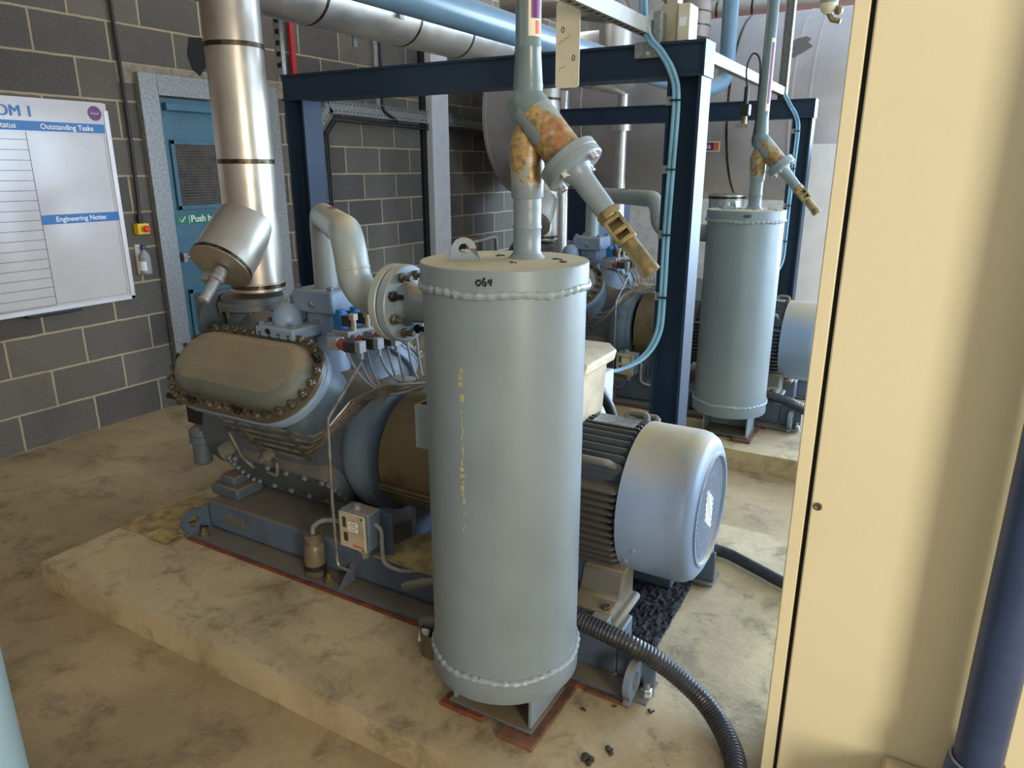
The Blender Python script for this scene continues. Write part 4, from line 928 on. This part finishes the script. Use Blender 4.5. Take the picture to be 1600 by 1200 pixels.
for k, (x, y, r) in enumerate(dr_):
    rr = random.Random(k); mb = MB()
    for q in range(7): mb.sphere((x+rr.uniform(-r, r)*0.8, y+rr.uniform(-r, r)*0.8, 0.114+r*0.3), r*rr.uniform(0.3, 0.6), 7, 5, 0.6)
    tag(obj('dirt_crumb', mb, 'debris', flat=True), ('largest dark dirt crumb on the plinth at the bottom of the photo', 'dark dirt crumb just above the largest one', 'small crumb on the plinth beside the conduit', 'tiny crumb right of the separator foot', 'tiny crumb between separator and base frame lug')[k], 'dirt', 'crumbs on the plinth')

# ================================================================== cream cabinet, downpipe, block, pale blue column
cb = thing('cream_cabinet', 'tall cream metal electrical cabinet along the right edge', 'cabinet', (5.2, 1.9, 0.114))
obj('cabinet_body', MB().box(4.322, 6.1, 1.602, 1.85, 0.116, 2.55), 'cream', cb, bevel=0.006)
obj('corner_strip', MB().box(4.322, 4.352, 1.596, 1.602, 0.13, 2.54), 'cream', cb, bevel=0.003)
obj('door_gap', MB().box(4.352, 4.361, 1.5995, 1.6018, 0.13, 2.54), 'shadowgap', cb, label='black gap beside the door')
dr2 = obj('cabinet_door', MB().box(4.361, 6.08, 1.588, 1.602, 0.13, 2.54), 'cream', cb, bevel=0.004)
obj('door_screw', MB().lathe([(0.009, 0), (0.009, 0.003), (0.006, 0.004), (0.002, 0.002)], (4.376, 1.588, 0.905), -Y3, 18), 'bolt', dr2)
dwn = thing('downpipe', 'dark blue downpipe standing in front of the cream cabinet', 'pipe', (4.74, 1.50, 0.34))
obj('pipe_shaft', MB().lathe([(0.0435, 0.45), (0.0435, 3.9)], (4.742, 1.50, 0), Z3, 40), 'downpipe', dwn)
obj('socket', MB().lathe([(0.054, 0.30), (0.055, 0.42), (0.052, 0.455), (0.0455, 0.462)], (4.742, 1.50, 0), Z3, 40), 'downpipe', dwn)
obj('socket_seal', MB().tube([(4.742+0.0475*math.cos(2*PI*i/36), 1.50+0.0475*math.sin(2*PI*i/36), 0.463) for i in range(36)], 0.003, 6, True), 'greyplastic', dwn)
tag(obj('concrete_block', MB().box(4.582, 4.95, 1.40, 1.584, 0.0, 0.335), 'plinth', bevel=0.008), 'concrete block under the dark blue downpipe', 'block')
t = thing('pale_blue_vessel', 'pale blue painted steel casing at the bottom left corner', 'casing', (2.955, 0.362, 0.0))
obj('casing', MB().lathe([(0.2, 0.012), (0.2, 1.05), (0.19, 1.06)], (2.955, 0.362, 0), Z3, 64), 'paleblue', t)
obj('casing_foot', MB().box(2.855, 3.055, 0.26, 0.46, 0.0, 0.012), 'paleblue', t)

# ================================================================== overhead pipes, struts, plates
hp_ = thing('overhead_clad_pipe', 'large silver clad pipe running overhead along the left wall', 'pipe', (2.02, 3.0, 2.215))
obj('cladding', MB().cyl((2.02, -1.5, 2.355), (2.02, 6.2, 2.355), 0.14, 48), 'clad', hp_)
for y in (1.55, 2.1, 2.55, 3.2, 3.68, 4.15, 4.6, 5.05, 5.5):
    obj('strap_band', MB().lathe([(0.1405, y-0.008), (0.1418, y-0.007), (0.1418, y+0.007), (0.1405, y+0.008)], (2.02, 0, 2.355), Y3, 48, False, False), 'band', hp_)
objs('hanger_strap', [BX(1.865, 1.878, 3.0, 3.03, 2.2, 3.9), BX(2.162, 2.175, 3.0, 3.03, 2.3, 3.9)], 'galv', hp_)
bp = thing('overhead_blue_pipe', 'blue overhead pipe crossing above the near frame then turning up', 'pipe', (2.85, 3, 2.12))
obj('blue_pipe', MB().tube(fillet([(2.85, -1.5, 2.178), (2.85, 5.75, 2.178), (2.96, 6.0, 2.25), (2.93, 6.0, 3.86)], [0.12, 0.14]), 0.060, 28), 'bluepipe', bp)
# galvanised perforated channels carrying the cables
def channel(y0, y1, x=3.50, z=2.082):
    mb = MB(); mb.box(x-0.018, x+0.022, y0, y1, z, z+0.003); mb.box(x-0.018, x-0.015, y0, y1, z, z+0.05); mb.box(x+0.019, x+0.022, y0, y1, z, z+0.05); mb.box(x-0.018, x+0.022, y0, y1, z+0.047, z+0.05)
    return mb
def slots(y0, y1, x=3.50, z=2.0815):
    mb = MB(); y = y0+0.04
    while y < y1-0.03: mb.box(x-0.006, x+0.010, y-0.014, y+0.014, z, z+0.0006); y += 0.05
    return mb
for y0, y1, lab in ((1.2, 2.80, 'dusty galvanised slotted channel running over to the near navy beam'), (2.875, 5.40, 'dusty galvanised slotted channel between the two navy frames')):
    t = thing('slotted_channel', lab, 'channel', (3.5, (y0+y1)/2, 2.08), 'slotted channels between the frames')
    obj('channel', channel(y0, y1), 'galvtan', t); obj('slot', slots(y0, y1), 'shadowgap', t, kind='stuff')
t = thing('channel_bracket', 'bent grey steel bracket fixing the slotted channel to the near navy beam', 'bracket', (3.5, 2.75, 2.04))
obj('bracket_plate', MB().box(3.46, 3.555, 2.728, 2.738, 2.005, 2.06).add(MB().box(3.524, 3.555, 2.735, 2.80, 2.058, 2.16)), 'galv', t, bevel=0.003)
obj('bracket_bolt', MB().bolt((3.515, 2.728, 2.02), -Y3, 0.008, 0.008), 'steel', t)
sg = thing('sign_plate', 'cream metal plate with faint handwriting hanging from the slotted channel', 'plate', (3.40, 2.3, 1.87))
pl = MB(); x0, x1, z0, z1, r = 3.353, 3.438, 1.873, 2.13, 0.010
cor = []
for cx, cz, a0 in ((x1-r, z0+r, -PI/2), (x1-r, z1-r, 0), (x0+r, z1-r, PI/2), (x0+r, z0+r, PI)):
    for k in range(5): cor.append(V(cx+r*math.cos(a0+PI/2*k/4), 2.30, cz+r*math.sin(a0+PI/2*k/4)))
pl.prism(cor, (0, 0.003, 0)); obj('plate', pl, 'plate', sg)
obj('hanger', MB().box(3.42, 3.51, 2.303, 2.318, 2.085, 2.135), 'galv', sg)
sw = MB(); rr = random.Random(4)
for zz, n_ in ((2.005, 6), (1.925, 4)):
    pts = [V(3.365+0.008*k, 2.2994, zz+0.004*k+(0.007 if k % 2 else 0)) for k in range(n_)]
    sw.tube(smooth(pts, 4), 0.0008, 5)
obj('faint_handwriting', sw, 'greyink', sg)
obj('plate_hole', MB().tube([(3.378+0.005*math.cos(2*PI*i/12), 2.299, 2.048+0.008*math.sin(2*PI*i/12)) for i in range(12)], 0.0012, 5, True).add(MB().tube([(3.418+0.005*math.cos(2*PI*i/12), 2.299, 1.962+0.008*math.sin(2*PI*i/12)) for i in range(12)], 0.0012, 5, True)), 'dkbolt', sg)
bx = thing('junction_box', 'cream junction box standing on the near navy beam', 'box', (3.58, 2.82, 2.058))
obj('box_body', MB().box(3.535, 3.60, 2.79, 2.87, 2.058, 2.19), 'creambox', bx, bevel=0.004)
obj('box_lid', MB().box(3.60, 3.645, 2.78, 2.88, 2.058, 2.185), 'plate', bx, bevel=0.004)
obj('box_label', MB().box(3.608, 3.634, 2.7785, 2.781, 2.11, 2.14), 'whiteink', bx)
obj('cable_entry', MB().box(3.55, 3.59, 2.80, 2.86, 2.19, 2.26), 'creambox', bx)
t = thing('slotted_strut', 'upright slotted strut standing on the left end of the near navy beam', 'strut', (1.62, 2.76, 2.057))
obj('strut', MB().box(1.60, 1.606, 2.74, 2.80, 2.058, 3.9).add(MB().box(1.606, 1.645, 2.74, 2.744, 2.058, 3.9)), 'galv', t)
mb = MB()
for k in range(20): mb.box(1.612, 1.638, 2.7392, 2.7402, 2.09+k*0.05, 2.112+k*0.05)
obj('slot', mb, 'shadowgap', t, kind='stuff')
for x, dy, lab in ((3.50, 0.0, 'a'),):
    t = thing('slotted_strut', 'upright slotted strut standing on the second navy frame', 'strut', (3.50, 5.36, 2.057))
    obj('strut', MB().box(3.475, 3.48, 5.34, 5.40, 2.058, 3.9).add(MB().box(3.48, 3.53, 5.395, 5.40, 2.058, 3.9)).add(MB().box(3.526, 3.531, 5.34, 5.40, 2.058, 3.9)), 'galv', t)
t = thing('sensor_head', 'black sensor box hanging beside the riser of separator 065', 'sensor', (3.55, 4.15, 1.87))
obj('sensor_body', MB().box(3.525, 3.575, 4.12, 4.18, 1.885, 1.945), 'black', t, bevel=0.005)
obj('sensor_stem', MB().cyl((3.55, 4.15, 1.945), (3.55, 4.15, 2.03), 0.012), 'black', t)
obj('sensor_nozzle', MB().cyl((3.55, 4.15, 1.885), (3.55, 4.15, 1.845), 0.014), 'brass', t)
obj('sensor_cable', MB().tube(smooth([(3.55, 4.15, 2.03), (3.54, 4.15, 2.12), (3.565, 4.16, 2.19), (3.60, 4.18, 2.14), (3.603, 4.19, 1.9), (3.60, 4.16, 1.75)]), 0.005, 8), 'black', t)

# ================================================================== clad tank and pipework at the back
tk = thing('clad_tank', 'large horizontal tank clad in dull aluminium across the back', 'tank', (3.2, 7.3, 1.33))
obj('tank_shell', MB().lathe([(0.001, 0.40), (0.70, 0.405), (0.79, 0.42), (0.80, 0.45), (0.80, 4.05), (0.7, 4.1)], (0, 7.3, 2.13), X3, 96), 'tank', tk)
for x in (0.46, 1.5, 2.86, 3.36, 3.50):
    obj('cladding_band', MB().lathe([(0.801, x-0.010), (0.8045, x-0.008), (0.8045, x+0.008), (0.801, x+0.010)], (0, 7.3, 2.13), X3, 96, False, False), 'band' if x == 2.86 else 'tank', tk)
lb = obj('tank_label', MB().box(2.43, 2.815, 6.520, 6.526, 1.755, 1.84), 'plate', tk)
obj('purple_panel', MB().box(2.44, 2.765, 6.5185, 6.521, 1.765, 1.83), 'purple', lb); obj('orange_panel', MB().box(2.768, 2.805, 6.5185, 6.521, 1.765, 1.83), 'orange', lb)
obj('label_lettering', text_mb('Ammonia', 0.066, (2.61, 6.5178, 1.78), X3, Z3, 0.0005), 'whiteink', lb)
hw = MB()
for s in [G0, G6, [(x_+1.25, y_) for x_, y_ in G6]]: hw.tube(smooth([V(2.93+x_*0.032, 6.512, 1.945+y_*0.032) for x_, y_ in s], 5), 0.004, 6)
obj('handwritten_number', hw, 'greyink', tk)
objs('saddle', [BX(1.3, 1.5, 6.7, 7.9, 0, 1.42), BX(3.7, 3.9, 6.7, 7.9, 0, 1.42)], 'frame', tk)
st_ = NT('grey_stain'); st_.color(st_.mix(0.5, lin(96, 88, 80), lin(104, 96, 88))); st_.set(Roughness=0.6)
def tank_pt(x, a): return V(x, 7.3-0.806*math.cos(a), 2.13+0.806*math.sin(a))
mb = MB(); ol_ = [(0.02, 0.05), (0.09, 0.075), (0.13, 0.04), (0.11, 0.0), (0.15, -0.05), (0.10, -0.10), (0.04, -0.16), (0.0, -0.17), (0.02, -0.09), (-0.03, -0.03)]
rg_ = [mb.ring([tank_pt(3.30+(0.06+(dx-0.06)*f_)*1.1, 0.60+(-0.045+(dz+0.045)*f_)*1.0) for dx, dz in ol_]) for f_ in (0.05, 0.4, 0.7, 1.0)]
for A_, B_ in zip(rg_, rg_[1:]): mb.bridge(A_, B_)
mb.cap(rg_[0]); obj('stain', mb, st_.m, tk)
def clad_drop(x, y, z0, z1, r, collar, lab):
    t = thing('clad_drop_pipe', lab, 'pipe', (x, y, z0))
    obj('cladding', MB().lathe([(r, z0), (r, z1)], (x, y, 0), Z3, 32), 'clad', t)
    if collar: obj('collar', MB().lathe([(r*1.65, collar), (r*1.65, collar+0.16), (r*1.1, collar+0.17)], (x, y, 0), Z3, 36), 'clad', t)
clad_drop(1.45, 6.25, 0.0, 2.28, 0.055, None, 'thin shiny clad pipe standing in front of the tank end')
clad_drop(2.02, 6.25, 0.0, 2.25, 0.050, 1.93, 'shiny clad pipe with wide collar dropping in front of the tank')
t = thing('clad_valve_drum', 'short shiny clad drum under the tank behind separator 065', 'drum', (2.93, 6.6, 0.9))
obj('drum', MB().lathe([(0.15, 0.0), (0.15, 1.36), (0.155, 1.365), (0.155, 1.40), (0.13, 1.41)], (2.93, 6.45, 0), Z3, 40), 'clad', t)
obj('strap_band', MB().lathe([(0.156, 1.37), (0.157, 1.37), (0.157, 1.39), (0.156, 1.39)], (2.93, 6.45, 0), Z3, 40, False, False), 'band', t)
# pipes above the tank
t = thing('clad_crosspipe', 'beige clad pipe running across above the tank', 'pipe', (3.0, 7.6, 2.95))
obj('cladding', MB().cyl((2.3, 7.6, 3.06), (4.2, 7.6, 3.06), 0.085, 32), 'cladwarm', t)
for x in (2.42, 2.75, 4.0): obj('strap_band', MB().lathe([(0.0855, x-0.01), (0.0865, x-0.01), (0.0865, x+0.01), (0.0855, x+0.01)], (0, 7.6, 3.06), X3, 32, False, False), 'band', t)
obj('hanger', MB().cyl((2.5, 7.6, 3.14), (2.5, 7.6, 3.9), 0.006, 8), 'dkbolt', t)
tag(obj('red_pipe', MB().cyl((2.2, 7.45, 2.96), (4.2, 7.45, 2.96), 0.018, 16), 'redpipe'), 'thin dark red pipe running just under the beige clad pipe', 'pipe')
t = thing('clad_elbow', 'large brownish clad elbow pipe above the near junction box', 'pipe', (2.56, 6.25, 2.6))
obj('cladding', MB().tube(fillet([(2.56, 6.25, 2.62), (2.56, 6.25, 2.92), (2.15, 6.4, 3.35), (1.7, 6.5, 3.75)], 0.3, 6), 0.17, 36), plain('brown_cladding', (142, 128, 116), 0.45, 0.4), t, ang=20)
for z in (2.70, 2.80): obj('strap_band', MB().lathe([(0.171, z), (0.173, z), (0.173, z+0.012), (0.171, z+0.012)], (2.56, 6.25, 0), Z3, 36, False, False), 'band', t)
t = thing('clad_drum', 'shiny clad drum and elbow above the near beam left of the junction box', 'drum', (2.05, 6.0, 2.55))
obj('drum', MB().lathe([(0.15, 2.50), (0.15, 2.72), (0.12, 2.74)], (2.05, 6.0, 0), Z3, 40), 'clad', t)
obj('elbow', MB().tube(fillet([(2.05, 6.0, 2.72), (2.05, 6.0, 2.85), (1.5, 6.0, 2.95), (1.0, 6.0, 2.98)], 0.12, 6), 0.115, 32), 'cladwarm', t)
t = thing('grey_actuator', 'grey cylindrical actuator with brass fittings hanging at the top right', 'actuator', (3.93, 4.0, 2.28))
obj('actuator_body', MB().lathe([(0.04, 2.36), (0.04, 3.3)], (3.93, 4.0, 0), Z3, 28), 'galv', t)
obj('actuator_cap', MB().lathe([(0.018, 2.315), (0.036, 2.335), (0.04, 2.36)], (3.93, 4.0, 0), Z3, 28), 'plate', t)
obj('brass_fitting', MB().tube(fillet([(3.93, 4.0, 2.325), (3.95, 4.0, 2.29), (3.99, 4.0, 2.28)], 0.01), 0.012, 10).add(MB().sphere((3.975, 4.0, 2.33), 0.022, 10, 6)), 'brass', t)
obj('mounting_arm', MB().tube([(3.93, 4.0, 3.3), (3.93, 4.0, 3.9)], 0.012, 8), 'galv', t)
t = thing('white_cabinet', 'white cabinet far back beside the second navy frame', 'cabinet', (3.85, 6.1, 0.0))
obj('cabinet_body', MB().box(3.62, 4.3, 5.95, 6.25, 0.0, 1.79), 'white_steel', t, bevel=0.005)
obj('cabinet_door', MB().box(3.635, 4.28, 5.94, 5.95, 0.1, 1.77), 'white_steel', t, bevel=0.003)
t = thing('wall_fitting', 'steel lever with orange block fixed low on the block wall behind the separator lid', 'lever', (0.1, 6.9, 0.7))
obj('black_box', MB().box(0.0, 0.12, 6.50, 6.62, 0.74, 0.86), 'black', t, bevel=0.01)
obj('orange_block', MB().box(0.0, 0.14, 6.62, 6.84, 0.76, 0.88), plain('dull_orange', (190, 120, 72), 0.6), t, bevel=0.01)
obj('steel_rod', MB().tube(fillet([(0.15, 6.66, 0.84), (0.15, 7.20, 0.865), (0.15, 7.22, 0.70)], 0.03), 0.022, 12), 'steel', t)
